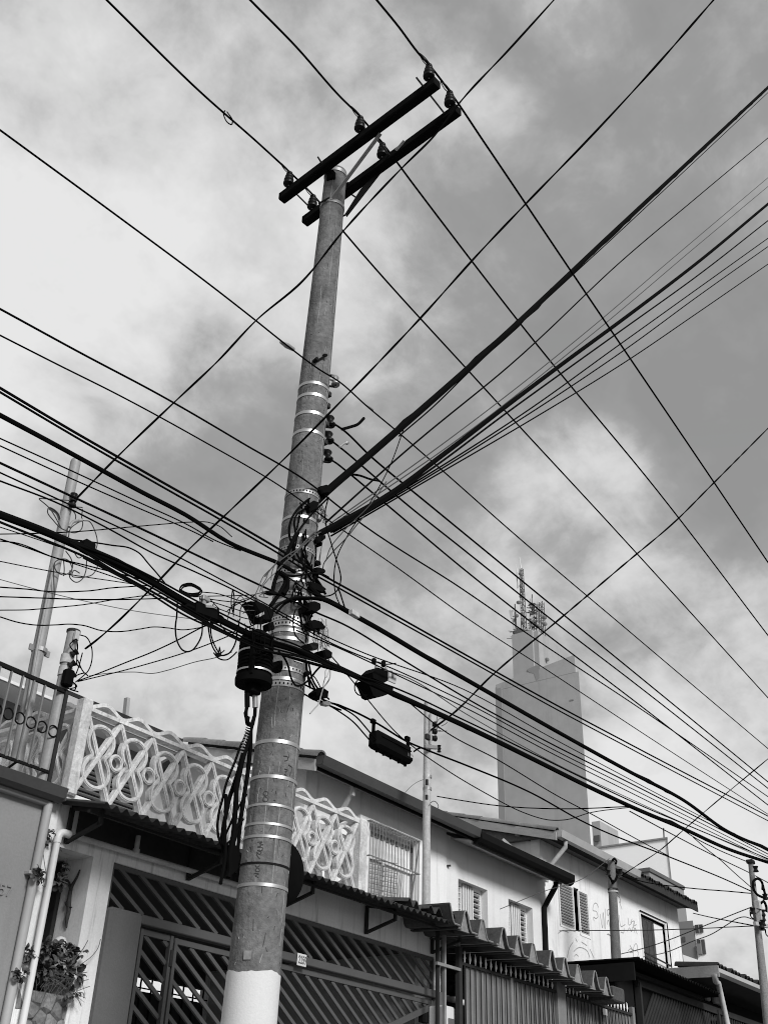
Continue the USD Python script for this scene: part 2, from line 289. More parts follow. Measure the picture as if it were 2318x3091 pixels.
# ------------------------------------------------------------------ ground
GZ = .30                                           # pavement level at the house fronts
put('ground', MB().box(-350, 600, -350, 600, -1.0, -.02), 'earth', kind='structure')
put('road', MB().box(-60, 120, -6.2, 4.9, -.6, 0.0), 'asphalt', kind='structure')
put('kerb', MB().cbox(-60, 120, 4.9, 5.05, -.5, .14, .015), 'paving', kind='structure')
put('pavement', MB().box(-60, 120, 5.05, 7.96, -.5, .13), 'paving', kind='structure')

# ------------------------------------------------------------------ the middle house (2159)
YF, YU, XL, XR = 8.0, 10.0, 6.0, 12.42             # front wall, upper wall, left and right ends
H1 = thing('house', 'white house behind the concrete pole with balcony, grilled window and garage numbered 2159', 'house')
w = MB()
w.box(XL, 6.10, YF, 8.5, 0, 3.98)                  # left return beside the entrance
w.box(6.10, 6.55, YF, 8.5, 3.575, 3.98)            # over the entrance niche
w.box(6.55, 6.80, YF, 8.42, 0, 3.98)
w.box(6.80, 12.28, YF, 8.15, 3.585, 3.98)          # lintel wall over the gate
w.box(12.28, XR, YF, 12.1, 0, 3.98)
w.box(6.56, 6.70, 8.42, 12.1, 0, 3.98)               # garage side
put('lower_wall', w, 'stained_wall', H1)
put('garage_side_lining', MB().box(12.262, 12.278, 8.3, 11.9, .13, 3.65), 'room_wall', H1)
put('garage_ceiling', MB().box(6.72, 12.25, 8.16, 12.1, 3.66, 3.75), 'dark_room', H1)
put('garage_floor', MB().box(6.72, 12.25, 7.97, 12.1, .02, .18), 'paving', H1)
g = MB(); YB = 12.0
g.box(6.72, 10.9, YB, YB + .1, .18, 3.655); g.box(10.9, 12.26, YB, YB + .1, 3.42, 3.655); g.box(10.9, 12.26, YB, YB + .1, .18, 3.24)
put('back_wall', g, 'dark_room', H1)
put('balcony_slab', MB().cbox(6.02, 10.68, 7.985, 11.5, 3.985, 4.06, .01), 'white_wall', H1)
put('entrance_back', MB().box(6.0, 6.55, 8.5, 8.6, 0, 3.7), 'black_iron', H1)
put('entrance_door_jamb', MB().box(6.50, 6.545, 8.36, 8.44, 1.0, 3.56), 'dark_iron', H1)
put('inner_post', MB().box(6.86, 6.93, 8.25, 8.30, 3.0, 3.47), 'white_wall', H1)
put('dark_board', MB().box(6.30, 9.05, 7.985, 7.998, 3.725, 3.975), 'sheet', H1)  # added dark panel, stands for the deep shade under the awning
# upper storey
u = MB()
u.box(11.85, 13.50, YU, YU + .2, 3.98, 6.34); u.box(13.50, 14.86, YU, YU + .2, 5.92, 6.34); u.box(13.50, 14.86, YU, YU + .2, 3.98, 4.45); u.box(14.86, 15.69, YU, YU + .2, 3.98, 6.34)
u.box(11.85, 12.05, YU + .2, 14.8, 3.98, 6.24); u.box(15.49, 15.69, YU + .2, 14.8, 3.98, 6.24); u.box(11.85, 15.69, 14.8, 15, 3.98, 6.24)
put('upper_wall', u, 'white_wall', H1)
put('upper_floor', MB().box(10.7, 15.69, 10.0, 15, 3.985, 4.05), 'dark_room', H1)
put('roof_slab_front', MB().box(10.7, 15.69, 8.2, 10.0, 3.86, 3.97), 'sheet', H1)
gv = MB(); gv.hull([(11.851, YU + .2, 6.24), (11.851, 14.7, 6.24), (11.851, 12.4, 6.95), (12.04, YU + .2, 6.24), (12.04, 14.7, 6.24), (12.04, 12.4, 6.95)])
put('gable', gv, 'pale_wall', H1)
s20 = .263
rf = MB(); rf.hull([(x, 9.52, z) for x in (11.62, 15.86) for z in (6.22, 6.26)] + [(x, 12.3, z) for x in (11.62, 15.86) for z in (6.945, 6.995)])
rf.hull([(x, 12.3, z) for x in (11.62, 15.86) for z in (6.945, 6.995)] + [(x, 15.4, z) for x in (11.62, 15.86) for z in (6.12, 6.17)])
roof1 = put('roof', rf, 'tile', H1)
def roof_tile(p, q, r, up, n=8):                   # one curved clay tile from p (low) to q (high), tapering
    p, q = np.asarray(p, float), np.asarray(q, float); d = (q - p) / np.linalg.norm(q - p); a = np.cross(d, up); a /= np.linalg.norm(a); b = np.cross(a, d); V = []
    for base, rr in ((p, r), (q, r * .8)):
        for k in (1.0, .80):
            for t in np.linspace(0, np.pi, n): V.append(base + rr * k * (np.cos(t) * a + np.sin(t) * b))
    V = np.array(V); m = MB(); F = []
    o0, i0, o1, i1 = 0, n, 2 * n, 3 * n
    for k in range(n - 1):
        F += [(o0 + k, o1 + k, o1 + k + 1, o0 + k + 1), (i0 + k, i0 + k + 1, i1 + k + 1, i1 + k), (o0 + k, o0 + k + 1, i0 + k + 1, i0 + k), (o1 + k, i1 + k, i1 + k + 1, o1 + k + 1)]
    F += [(o0, i0, i1, o1), (o0 + n - 1, o1 + n - 1, i1 + n - 1, i0 + n - 1)]
    return m.add(V, F)
for k in range(7):
    y0 = 9.50 + k * .40; z0 = 6.285 + (y0 - 9.55) * s20
    put('roof_tile', roof_tile((11.56 + .01 * (k % 2), y0, z0), (11.56, y0 + .46, z0 + .46 * s20 + .0), .115, (0, -s20, 1)), 'tile', roof1, smooth=40)
for k in range(24):
    x = 11.75 + k * .172; put('roof_tile', roof_tile((x, 9.50, 6.262), (x, 9.95, 6.262 + .45 * s20), .075, (0, -s20, 1)), 'tile', roof1, smooth=40)
put('barge_board', MB().hull([(x, y, z) for x in (11.50, 11.54) for y, z in ((9.56, 6.08), (9.56, 6.25), (12.3, 6.80), (12.3, 6.97))]), 'fascia', H1)
gt = MB()
gp = Polygon([(0, 0), (.035, -.135), (.15, -.135), (.185, 0), (.175, 0), (.142, -.125), (.043, -.125), (.01, 0)])
def gutter(mb, x0, x1, y, z, poly):                # y of its outer lip
    return mb.plate(poly, (x0, y, z), (0, 1, 0), (0, 0, 1), (1, 0, 0), x1 - x0)
gutter(gt, 11.52, 15.88, 9.40, 6.29, gp); gt.box(11.52, 11.535, 9.43, 9.56, 6.16, 6.29)
put('gutter', gt, 'gutter', H1)
put('soffit', MB().hull([(x, y, z) for x in (11.70, 15.86) for y, z in ((9.60, 6.19), (9.60, 6.21), (9.998, 6.30), (9.998, 6.32))]), 'soffit', H1)
put('eave_board', MB().box(11.60, 15.86, 9.57, 9.598, 6.12, 6.25), 'gutter_black', H1)
st = MB(); st.cbox(12.50, 12.56, 9.62, 9.68, 6.0, 6.25, .006); st.bar((12.53, 9.65, 6.06), (12.53, 9.99, 5.58), .05, .05, up=(1, 0, 0)); put('eave_strut', st, 'soffit', H1)
# boxed window with its grille
WX0, WX1, WZ0, WZ1 = 13.50, 14.86, 4.45, 5.92
FY = 9.86
fo, fi, fq = UY(R5, (795, 692), FY), UY(R5, (885, 752), FY), UY(R5, (1388, 965), FY)
fr = MB(); fr.cbox(fo[0], fi[0], FY, 9.998, 4.4, fo[2], .008); fr.cbox(fq[0], fq[0] + .15, FY, 9.998, 4.4, fo[2], .008); fr.box(fi[0], fq[0], FY + .002, 9.998, fi[2], fo[2] - .002)
win = put('window', fr, 'white_wall', H1)
tag(win, label='wide window in a raised white surround behind a bar grille')
put('pane', MB().box(WX0, WX1, YU + .075, YU + .09, WZ0, WZ1), 'bars', win)
rb = MB(); rb.box(WX0, WX1, YU + .03, YU + .07, 5.36, 5.42); rb.box(13.88, 13.94, YU + .035, YU + .07, WZ0, 5.36); put('frame', rb, 'bars', win)
for k in range(9): put('vent_slot', MB().box(13.58 + k * .14, 13.66 + k * .14, YU + .055, YU + .074, 5.72, 5.79), 'grille', win)
ms = MB()
for k in range(13): ms.tube([(WX0 + .02 + k * .064, YU + .020, WZ0), (WX0 + .02 + k * .075, YU + .020, 5.34)], .005, 5)
for k in range(13): ms.tube([(WX0, YU + .026, WZ0 + .03 + k * .072), (WX0 + .80, YU + .026, WZ0 + .05 + k * .078)], .005, 5)
put('mesh_grille', ms, 'grille', win)
GRY = 9.68
ga, gb_ = UY(R5, (893, 750), GRY), UY(R5, (1376, 968), GRY); GX0, GX1, GZ1 = float(ga[0]), float(gb_[0]), float((ga[2] + gb_[2]) / 2); GZm = float(UY(R5, (860, 1095), GRY)[2]); GZ0 = 4.62
for k in range(17):
    x = GX0 + (GX1 - GX0) * k / 16; put('grille_bar', MB().tube([(x, GRY + .17, GZ1 + .03), (x, GRY, GZ1), (x, GRY, GZ0), (x, GRY + .06, GZ0 - .12), (x, GRY + .17, GZ0 - .14)], .0055, 5), 'grille', win)
gb = MB()
for z in (GZ1, GZm, GZ0): gb.bar((GX0 - .02, GRY - .008, z), (GX1 + .02, GRY - .008, z), .012, .018)
gb.bar((GX1, GRY - .012, GZ1), (GX1 - .28, GRY - .012, GZ0 - .1), .02, .012)
for x in (GX0, GX1): gb.bar((x, GRY, GZm), (x, GRY + .17, GZm), .012, .02); gb.bar((x, GRY, GZ1), (x, GRY + .17, GZ1), .012, .02)
put('grille_rail', gb, 'grille', win)

# ------------------------------------------------------------------ balustrade of cast concrete loops
PITCH = .433
BAL = thing('balustrade', 'white cast-concrete balcony balustrade of interlaced loops and rings under a wavy coping', 'balustrade')
def lattice(parent, o, eu, n, en=(0, -1, 0), skip=()):           # n blocks from o along eu; en points out
    ev = (0, 0, 1); o = np.asarray(o, float); eu = np.asarray(eu, float); en = np.asarray(en, float); T = .060
    for k in range(n):
        u0 = k * PITCH; c = u0 + PITCH / 2
        zb, zt = 0.0, .80; mid = .40
        def line(pts, wd, cl=False): return (LineString(pts + [pts[0]] if cl else pts)).buffer(wd / 2, cap_style=2, join_style=1)
        dg = MB()
        d1 = line([(u0, zt), (u0 + PITCH, zb)], .046); d2 = line([(u0, zb), (u0 + PITCH, zt)], .046)
        e1 = line([(u0, zt), (u0 + PITCH, zb)], .022); e2 = line([(u0, zb), (u0 + PITCH, zt)], .022)
        dg.plate(d1, o - en * T, eu, ev, en, T); dg.plate(e1, o, eu, ev, en, .008)
        blk = put('lattice_block', dg, 'cast_concrete', parent)
        put('diagonal', MB().plate(d2, o - en * (T - .006), eu, ev, en, T).plate(e2, o + en * .006, eu, ev, en, .008), 'cast_concrete', blk)
        hp = [(0, .695), (.085, .675), (.142, .615), (.156, .54), (.128, .465), (.080, .40), (.128, .335), (.156, .26), (.142, .185), (.085, .125), (0, .105)]
        hp = [(c + x, z) for x, z in hp] + [(c - x, z) for x, z in hp[-2:0:-1]]
        cv = [tuple(p[:2]) for p in catmull([(x, z, 0) for x, z in hp], 5, True)]
        lp = MB().plate(line(cv, .037, True), o - en * (T - .010), eu, ev, en, T); lp.plate(line(cv, .018, True), o + en * .010, eu, ev, en, .007)
        put('loop', lp, 'cast_concrete', blk)
        rc = [(u0 + .070 * math.cos(t), mid + .070 * math.sin(t)) for t in np.linspace(0, 2 * np.pi, 24, endpoint=False)]
        if k: put('ring', MB().plate(line(rc, .033, True), o - en * (T - .014), eu, ev, en, T).plate(line(rc, .012, True), o + en * .014, eu, ev, en, .007), 'cast_concrete', blk)
def coping(parent, o, eu, L, en=(0, -1, 0), ph=0.0):
    o = np.asarray(o, float); eu = np.asarray(eu, float); en = np.asarray(en, float)
    b = MB().plate(LineString([(0, .825), (L, .825)]).buffer(.018, cap_style=2), o - en * .09, eu, (0, 0, 1), en, .11)
    put('top_rail', b, 'cast_concrete', parent)
    xs = np.linspace(0, L, int(L / .02)); wv = [(x, .888 + .036 * math.cos(2 * np.pi * (x + ph) / PITCH)) for x in xs]
    put('wavy_coping', MB().plate(LineString(wv).buffer(.018, cap_style=2), o - en * .11, eu, (0, 0, 1), en, .12), 'cast_concrete', parent, smooth=30)
UO = 6.187
lattice(BAL, (UO, 8.0, 4.075), (1, 0, 0), 10); coping(BAL, (UO, 8.0, 4.065), (1, 0, 0), 10.55 - UO, ph=PITCH / 2)
lattice(BAL, (6.16, 8.1, 4.075), (0, 1, 0), 4, en=(-1, 0, 0)); coping(BAL, (6.16, 8.1, 4.065), (0, 1, 0), 4 * PITCH, en=(-1, 0, 0), ph=PITCH / 2)
lattice(BAL, (10.55, 8.1, 4.075), (0, 1, 0), 4, en=(-1, 0, 0)); coping(BAL, (10.55, 8.1, 4.065), (0, 1, 0), 4 * PITCH, en=(-1, 0, 0), ph=PITCH / 2)
put('post', MB().cbox(6.085, 6.20, 7.94, 8.07, 4.03, 4.97, .018), 'cast_concrete', BAL)
put('post', MB().cbox(10.535, 10.67, 7.94, 8.07, 4.062, 4.93, .018), 'cast_concrete', BAL)

# ------------------------------------------------------------------ garage gate
GATE = thing('garage_gate', 'dark grey garage gate of diagonal slats between piers, under the corrugated awning', 'gate')
gy = 8.04
put('pier', MB().cbox(6.80, 7.20, 7.93, 8.06, .13, 3.185, .025), 'pier', GATE)
put('pier', MB().cbox(12.27, 12.47, 7.93, 8.06, .13, 3.18, .02), 'pier', GATE)
put('lintel_beam', MB().cbox(7.20, 12.27, 7.95, 8.05, 3.10, 3.185, .008), 'gate', GATE)
tf = MB()
for a, b, ww in (((6.80, gy, 3.565), (12.29, gy, 3.565), .03), ((12.275, gy, 3.19), (12.275, gy, 3.57), .03), ((6.815, gy, 3.19), (6.815, gy, 3.57), .03)): tf.bar(a, b, ww, .05)
put('top_frame', tf, 'gate', GATE)
k = 0; x = 6.40
sl = .572                                           # drop of a slat per metre run
while x < 12.26:
    p, q = np.array([x, 3.555]), np.array([x + .62, 3.555 - .62 * sl])
    if p[0] < 6.83: t = (6.83 - p[0]) / (q[0] - p[0]); p = p + (q - p) * t
    if q[0] > 12.26: t = (12.26 - p[0]) / (q[0] - p[0]); q = p + (q - p) * t
    if q[0] - p[0] > .05: put('slat', MB().bar((p[0], gy, p[1]), (q[0], gy, q[1]), .025, .036), 'gate', GATE)
    x += .2555
# lower leaves
def leaf(x0, x1, z0, z1, start, step, slope, fw=.05, brace=None):
    L = MB(); y = 8.03
    L.bar((x0, y, z1 - fw / 2), (x1, y, z1 - fw / 2), .035, fw); L.bar((x0, y, z0), (x1, y, z0), .035, fw); L.bar((x0 + fw / 2, y - .003, z0), (x0 + fw / 2, y - .003, z1), .038, fw); L.bar((x1 - fw / 2, y - .003, z0), (x1 - fw / 2, y - .003, z1), .038, fw)
    fr_ = put('leaf_frame', L, 'gate', GATE)
    x = start
    while x < x1 + 3:
        p, q = np.array([x, z1 - fw]), np.array([x + 3.2, z1 - fw - 3.2 * slope])
        if p[0] < x0 + fw: p = p + (q - p) * ((x0 + fw - p[0]) / (q[0] - p[0]))
        if q[0] > x1 - fw: q = p + (q - p) * ((x1 - fw - p[0]) / (q[0] - p[0])) if p[0] < x1 - fw else p
        if q[1] < z0: q = p + (q - p) * ((z0 - p[1]) / (q[1] - p[1])) if p[1] > z0 else p
        if brace is not None and q[0] - p[0] > .01:
            (bx0, bz0), (bx1, bz1) = brace; ms_ = (bz1 - bz0) / (bx1 - bx0)
            f = lambda P_: P_[1] - (bz0 + ms_ * (P_[0] - bx0))
            if f(p) > 0 and f(q) < 0 and p[0] > bx0 - 1.2: q = p + (q - p) * (f(p) / (f(p) - f(q)))
        if q[0] - p[0] > .04: put('slat', MB().bar((p[0], 8.035, p[1]), (q[0], 8.035, q[1]), .025, .038), 'gate', fr_)
        x += step
    return fr_
leaf(7.25, 7.69, .5, 3.075, 6.35, .245, .64)
leaf(7.70, 9.25, .5, 3.065, 6.55, .232, .64)
lf = leaf(9.255, 12.25, .5, 3.07, 8.35, .232, .64, brace=((10.6, 2.42), (12.22, 3.0)))
put('brace', MB().bar((10.6, 8.01, 2.42), (12.22, 8.01, 3.0), .03, .07), 'gate', lf)
put('brace', MB().bar((11.3, 8.01, 2.42), (12.22, 8.01, 2.80), .03, .06), 'gate', lf)
put('lock_box', MB().cbox(12.02, 12.19, 8.0, 8.07, 2.80, 2.93, .006), 'black_iron', lf)
put('hinge', MB().cbox(7.66, 7.70, 7.99, 8.02, 2.80, 2.95, .004), 'dark_iron', GATE)
pl = put('number_plate', MB().cbox(0, .155, -.008, 0, 0, .125, .003), 'plate', GATE)
npx = UY(R6, (163, 760), 7.948)
UsdGeom.Xformable(pl).AddTranslateOp().Set(Gf.Vec3d(float(npx[0]), 7.945, 3.075))
def lettering(text, h, o, eu, ev, en, mat, parent, d=.004, name='lettering', bold=False, label=None):
    t = meshkit.text_mesh(text, h, d, bold); v = t.vertices; m = MB().add(np.asarray(o, float) + v[:, :1] * np.asarray(eu, float) + v[:, 1:2] * np.asarray(ev, float) + v[:, 2:] * np.asarray(en, float), t.faces)
    return put(name, m, mat, parent, label=label)
lettering('2159', .078, (.014, -.0085, .024), (.50, 0, 0), (0, 0, 1), (0, -1, 0), 'ink', pl, .002, 'digits', True)
# the yard seen through the gate: a pale far wall beyond the open back with a bar grille
YD = thing('yard_wall', 'pale sunlit yard wall seen through the small gate door', 'wall')
put('wall_face', MB().box(12.0, 30.0, 24.0, 24.2, 0, 7.5), 'pale_wall', YD)
BG = thing('bar_screen', 'black bar screen at the back of the garage seen through the small gate door', 'grille')
for k in range(7): put('bar', MB().box(10.95 + k * .205, 10.965 + k * .205, 11.93, 11.95, .2, 3.44), 'black_iron', BG)
put('rail', MB().box(10.9, 12.255, 11.91, 11.929, 3.26, 3.275), 'black_iron', BG)

# ------------------------------------------------------------------ corrugated awning over the garage
AW = thing('awning', 'long dark corrugated awning on iron brackets over the garage gate, under the balustrade', 'awning')
def corrugated(x0, x1, yf, zf, yb, zb, pitch, amp, t=.006, step=8, tilt=0.0, shape='sine', jag=0.0):
    m = MB(); xs = np.arange(x0, x1 + 1e-6, pitch / step); V = []
    for j, (y, z) in enumerate(((yf, zf), (yb, zb))):
        for dz in (0, -t):
            for x in xs:
                ph = ((x - x0) / pitch) % 1.0
                h = amp * math.sin(2 * np.pi * ph) if shape == 'sine' else amp * (4 * abs(ph - .5) - 1)
                jj = jag * math.sin(x * 7.3) * math.cos(x * 2.9) if j == 0 else 0
                V.append((x, y + jj, z + h + dz + tilt * (x - x0)))
    n = len(xs); F = []
    for i in range(n - 1):
        F += [(i, i + 1, 2*n + i + 1, 2*n + i), (n + i, 3*n + i, 3*n + i + 1, n + i + 1), (i, n + i, n + i + 1, i + 1), (2*n + i, 2*n + i + 1, 3*n + i + 1, 3*n + i)]
    F += [(0, 2*n, 3*n, n), (n - 1, 2*n - 1, 4*n - 1, 3*n - 1)]
    return m.add(V, F)
sx = [6.02, 7.12, 8.22, 9.32, 10.42, 11.92]
for i in range(5):
    put('roof_sheet', corrugated(sx[i], sx[i + 1] + .04, 7.33 + .012 * (i % 2), 3.83 + .005 * (i % 2), 8.03, 3.975 + .005 * (i % 2), .118, .022, jag=.012), 'sheet', AW, smooth=40)
for x in (6.2, 7.75, 9.2, 10.75, 12.18):
    b = MB(); b.bar((x, 7.975, 3.61), (x, 7.975, 3.93), .04, .03, up=(0, 1, 0)); b.bar((x, 7.97, 3.625), (x, 7.565, 3.735), .032, .032, up=(1, 0, 0)); b.bar((x, 7.56, 3.72), (x, 7.56, 3.85), .032, .032, up=(0, 1, 0)); b.bar((x, 7.56, 3.848), (x, 7.975, 3.925), .03, .03, up=(1, 0, 0))
    put('bracket', b, 'dark_iron', AW)
put('edge_beam', MB().box(6.05, 12.2, 7.545, 7.575, 3.795, 3.80 + .02), 'dark_iron', AW)
ds = MB()
for i, (x, a) in enumerate(((10.85, .3), (11.35, -.2), (11.62, .15))):
    pass
for i, (x0, y0, z0, L, an) in enumerate(((10.85, 7.45, 3.93, .46, .10), (11.25, 7.42, 3.92, .40, -.05), (11.58, 7.40, 3.915, .42, .04))):
    t = corrugated(0, .34, 0, 0, .5, .05, .17, .045, t=.01, step=6); v = np.vstack(t.v); c_, s_ = math.cos(an), math.sin(an)
    v = np.stack([x0 + v[:, 0] * c_ - v[:, 1] * s_, y0 + v[:, 0] * s_ + v[:, 1] * c_, z0 + .03 + v[:, 2]], 1)
    put('tile_offcut', MB().add(v, np.vstack(t.f)), 'canalete', None, smooth=40, label=('broken sheet piece lying loose on the awning near the right balustrade post', 'middle of the three sheet pieces lying on the awning below the grilled window', 'rightmost sheet piece lying on the awning beside the slim pale mast')[i], cat='roof sheet', group='loose sheet pieces on the awning')
# drain pipe under the awning and its white down pipe
pp = MB(); yy = 7.93
P0 = UY(R2, (590, 75), yy); P1 = UY(R2, (1450, 225), yy); P2 = UY(R3, (690, 190), yy)
zpipe = 3.70
pipe = thing('rain_pipe', 'white plastic rain pipe falling beside the plant niche and bending along under the awning', 'pipe')
X0 = 6.065
put('down_pipe', MB().tube([(X0, yy, .15), (X0, yy, 3.62)], .030, 14), 'pvc', pipe, smooth=50)
el = [(X0, yy, 3.58)] + [(X0 + .06 - .06 * math.cos(t), yy, 3.62 + .06 * math.sin(t)) for t in np.linspace(0, np.pi / 2, 8)] + [(X0 + .12, yy, 3.68)]
put('elbow', MB().tube(el, .035, 14), 'pvc', pipe, smooth=50)
put('level_pipe', MB().tube([(X0 + .10, yy, 3.68), (7.0, yy, 3.685), (8.9, yy, 3.70)], .026, 12), 'pvc_old', pipe, smooth=50)
put('stub_pipe', MB().tube([(6.985, yy, 3.69), (6.985, yy, 3.86)], .024, 10).tube([(6.985, yy, 3.69), (6.985, yy, 3.735)], .034, 10), 'pvc_old', pipe, smooth=50)

# ------------------------------------------------------------------ left neighbour
HL = thing('left_house', 'grey rendered neighbour house at the left edge with number 57', 'house')
put('wall', MB().box(1.0, 5.90, 8.0, 12.0, 0, 3.93), 'grey_wall', HL)
put('wall_edge', MB().box(5.905, 5.998, 8.0, 8.4, 0, 3.96), 'stained_wall', HL)
put('roof_slab', MB().cbox(1.0, 6.0, 7.99, 12.0, 3.97, 4.06, .01), 'grey_wall', HL)
gl = MB(); gutter(gl, 1.0, 6.0, 7.82, 4.03, Polygon([(0, 0), (.02, -.09), (.06, -.12), (.12, -.12), (.16, -.08), (.17, 0), (.16, 0), (.15, -.075), (.115, -.11), (.065, -.11), (.03, -.085), (.01, 0)]))
gl.box(5.985, 6.0, 7.83, 7.985, 3.92, 4.02)
put('gutter', gl, 'gutter', HL)
put('cornice', MB().cbox(1.0, 5.93, 7.93, 7.998, 3.87, 3.915, .008), 'grey_wall', HL)
dp = MB().tube([(5.915, 7.955, .1), (5.915, 7.955, 3.90)], .040, 14); put('down_pipe', dp, 'pvc_grey', HL, smooth=50)
put('pipe_clip', MB().cbox(5.84, 5.99, 7.93, 7.998, 3.27, 3.30, .004), 'pvc_grey', HL)
lettering('57', .085, UY(R2, (-12, 742), 7.998) + np.array([-.02, 0, 0]), (.95, 0, 0), (0, 0, 1), (0, -1, 0), 'grey_wall', HL, .010, 'house_digits')
IR = thing('iron_railing', 'black iron railing with a row of rings on the roof at the left edge', 'railing')
rl = MB(); rl.bar((2.0, 8.02, 4.965), (5.90, 8.02, 4.965), .03, .035); rl.bar((2.0, 8.02, 4.185), (5.90, 8.02, 4.185), .022, .025); put('rail', rl, 'black_iron', IR)
put('stay', MB().bar((5.55, 8.02, 4.185), (5.55, 8.35, 4.07), .016, .016), 'black_iron', IR)
put('end_post', MB().box(5.895, 5.93, 8.0, 8.04, 4.06, 4.98), 'dark_iron', IR)
for k in range(14):
    x = 5.79 - k * .126
    put('baluster', MB().box(x - .007, x + .007, 8.008, 8.03, 4.19, 4.95), 'grille', IR)
    rr = [(x + .063 + .052 * math.cos(t), 8.019, 4.56 + .052 * math.sin(t)) for t in np.linspace(0, 2 * np.pi, 21)]
    put('ring', MB().tube(rr, .0075, 6), 'black_iron', IR, smooth=60)
# rear wing behind the balcony
WG = thing('rear_wing', 'low dark wing with louvred shutters and tiled eave behind the white balustrade', 'house')
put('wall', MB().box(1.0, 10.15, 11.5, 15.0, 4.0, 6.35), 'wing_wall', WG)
sl2 = .36
wr = MB().hull([(x, y, z) for x in (1.0, 10.25) for y, z in ((11.0, 6.37), (11.0, 6.42), (14, 7.42), (14, 7.47))]); put('roof', wr, 'tile_dark', WG)
put('fascia', MB().box(1.0, 10.2, 11.0, 11.03, 6.22, 6.36), 'soffit', WG); put('fascia_trim', MB().box(1.0, 10.2, 10.985, 10.998, 6.20, 6.235), 'pvc', WG)
put('soffit', MB().box(1.0, 10.2, 11.03, 11.498, 6.20, 6.23), 'soffit', WG)
def shutter(parent, x0, x1, y, z0, z1, n, mat='shutter', half=False, slat_w=.03):
    f = MB(); e = .035
    f.box(x0, x1, y - .03, y, z1 - e, z1); f.box(x0, x1, y - .03, y, z0, z0 + e); f.box(x0, x0 + e, y - .032, y, z0, z1); f.box(x1 - e, x1, y - .032, y, z0, z1)
    s = put('shutter', f, mat, parent); hz = (z1 - z0 - 2 * e) / n
    for k in range(n):
        z = z0 + e + (k + .5) * hz
        put('louvre', MB().bar((x0 + e, y - .016, z), (x1 - e, y - .016, z), .036, .008, up=(0, .75, 1)), mat, s)
    put('shutter_back', MB().box(x0 + e, x1 - e, y + .004, y + .008, z0, z1), 'black_iron', s); return s
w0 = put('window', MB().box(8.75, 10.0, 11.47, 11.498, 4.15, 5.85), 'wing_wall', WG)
shutter(WG, 8.80, 9.35, 11.46, 4.2, 5.8, 24, 'wing_shutter'); shutter(WG, 9.40, 9.95, 11.46, 4.2, 5.8, 24, 'wing_shutter')
put('vent_post', MB().bar(UY(R4, (290, 230), 12.2), UY(R4, (310, 30), 12.2), .075, .06, up=(1, 0, 0)), 'pvc_grey', None, label='short pipe stub standing on the tiled roof above the balustrade', cat='vent pipe')

# ------------------------------------------------------------------ house with two barred shutter windows
H2 = thing('shuttered_house', 'white house with two small barred shutter windows under a black gutter', 'house')
Y2 = 10.03
wins = [(16.12, 17.10), (17.85, 18.76)]
u = MB(); z0, z1 = 4.35, 5.585
xs_ = [15.70, wins[0][0], wins[0][1], wins[1][0], wins[1][1], 19.30]
for i in range(5):
    if i in (1, 3): u.box(xs_[i], xs_[i + 1], Y2, Y2 + .2, z1, 6.25); u.box(xs_[i], xs_[i + 1], Y2, Y2 + .2, 3.6, z0)
    else: u.box(xs_[i], xs_[i + 1], Y2, Y2 + .2, 3.6, 6.25)
u.box(19.1, 19.30, Y2 + .2, 16, 3.6, 6.12)
put('upper_wall', u, 'pale_wall', H2)
put('lower_wall', MB().box(12.5, 19.30, Y2 + .005, Y2 + .2, 0, 3.59), 'dark_room', H2)  # shade under the trough canopy painted as near-black wall colour
for i, (a, b) in enumerate(wins):
    wnd = put('window', MB().box(a, b, Y2 + .19, Y2 + .2, z0, z1), 'white_wall', H2)
    m3 = (b - a) / 3
    for s0 in (a + .01, b - m3 + .02):
        f = MB(); f.box(s0, s0 + m3 - .03, Y2 + .13, Y2 + .17, z1 - .06, z1); s_ = put('shutter', f.box(s0, s0 + .03, Y2 + .13, Y2 + .17, z0, z1 - .06).box(s0 + m3 - .06, s0 + m3 - .03, Y2 + .13, Y2 + .17, z0, z1 - .06), 'shutter', wnd)
        for k in range(13): put('louvre', MB().bar((s0 + .03, Y2 + .15, z0 + .08 + k * .088), (s0 + m3 - .06, Y2 + .15, z0 + .08 + k * .088), .05, .010, up=(0, .7, 1)), 'shutter', wnd)
        put('shutter_back', MB().box(s0 + .03, s0 + m3 - .06, Y2 + .175, Y2 + .18, z0, z1 - .06), 'dark_iron', wnd)
    for k in range(5): x = a + m3 + .01 + k * (m3 - .02) / 4; put('window_bar', MB().box(x - .016, x + .016, Y2 + .10, Y2 + .125, z0, z1 - .02), 'bars', wnd)
    put('cross_bar', MB().bar((a + m3 - .06, Y2 + .09, 4.92), (b - m3 + .1, Y2 + .09, 4.92), .014, .014), 'grille', wnd)
    put('dark_gap', MB().box(a + m3 - .02, b - m3 + .02, Y2 + .182, Y2 + .186, z0, z1), 'dark_iron', wnd)
put('soffit', MB().hull([(x, y, z) for x in (15.87, 19.22) for y, z in ((9.605, 6.12), (9.605, 6.14), (Y2 - .002, 6.21), (Y2 - .002, 6.23))]), 'soffit', H2); put('eave_trim', MB().box(15.9, 19.2, 9.607, 9.64, 6.06, 6.10), 'soffit', H2)
g2 = MB(); gp2 = Polygon([(0, .01), (.0, -.10), (.04, -.16), (.10, -.19), (.17, -.17), (.20, -.10), (.20, .01)]); gutter(g2, 15.885, 19.36, 9.40, 6.24, gp2)
put('gutter', g2, 'gutter_black', H2)
put('roof', MB().hull([(x, y, z) for x in (15.89, 19.3) for y, z in ((9.55, 6.20), (9.55, 6.24), (14, 7.0), (14, 7.05))]), 'tile_dark', H2)
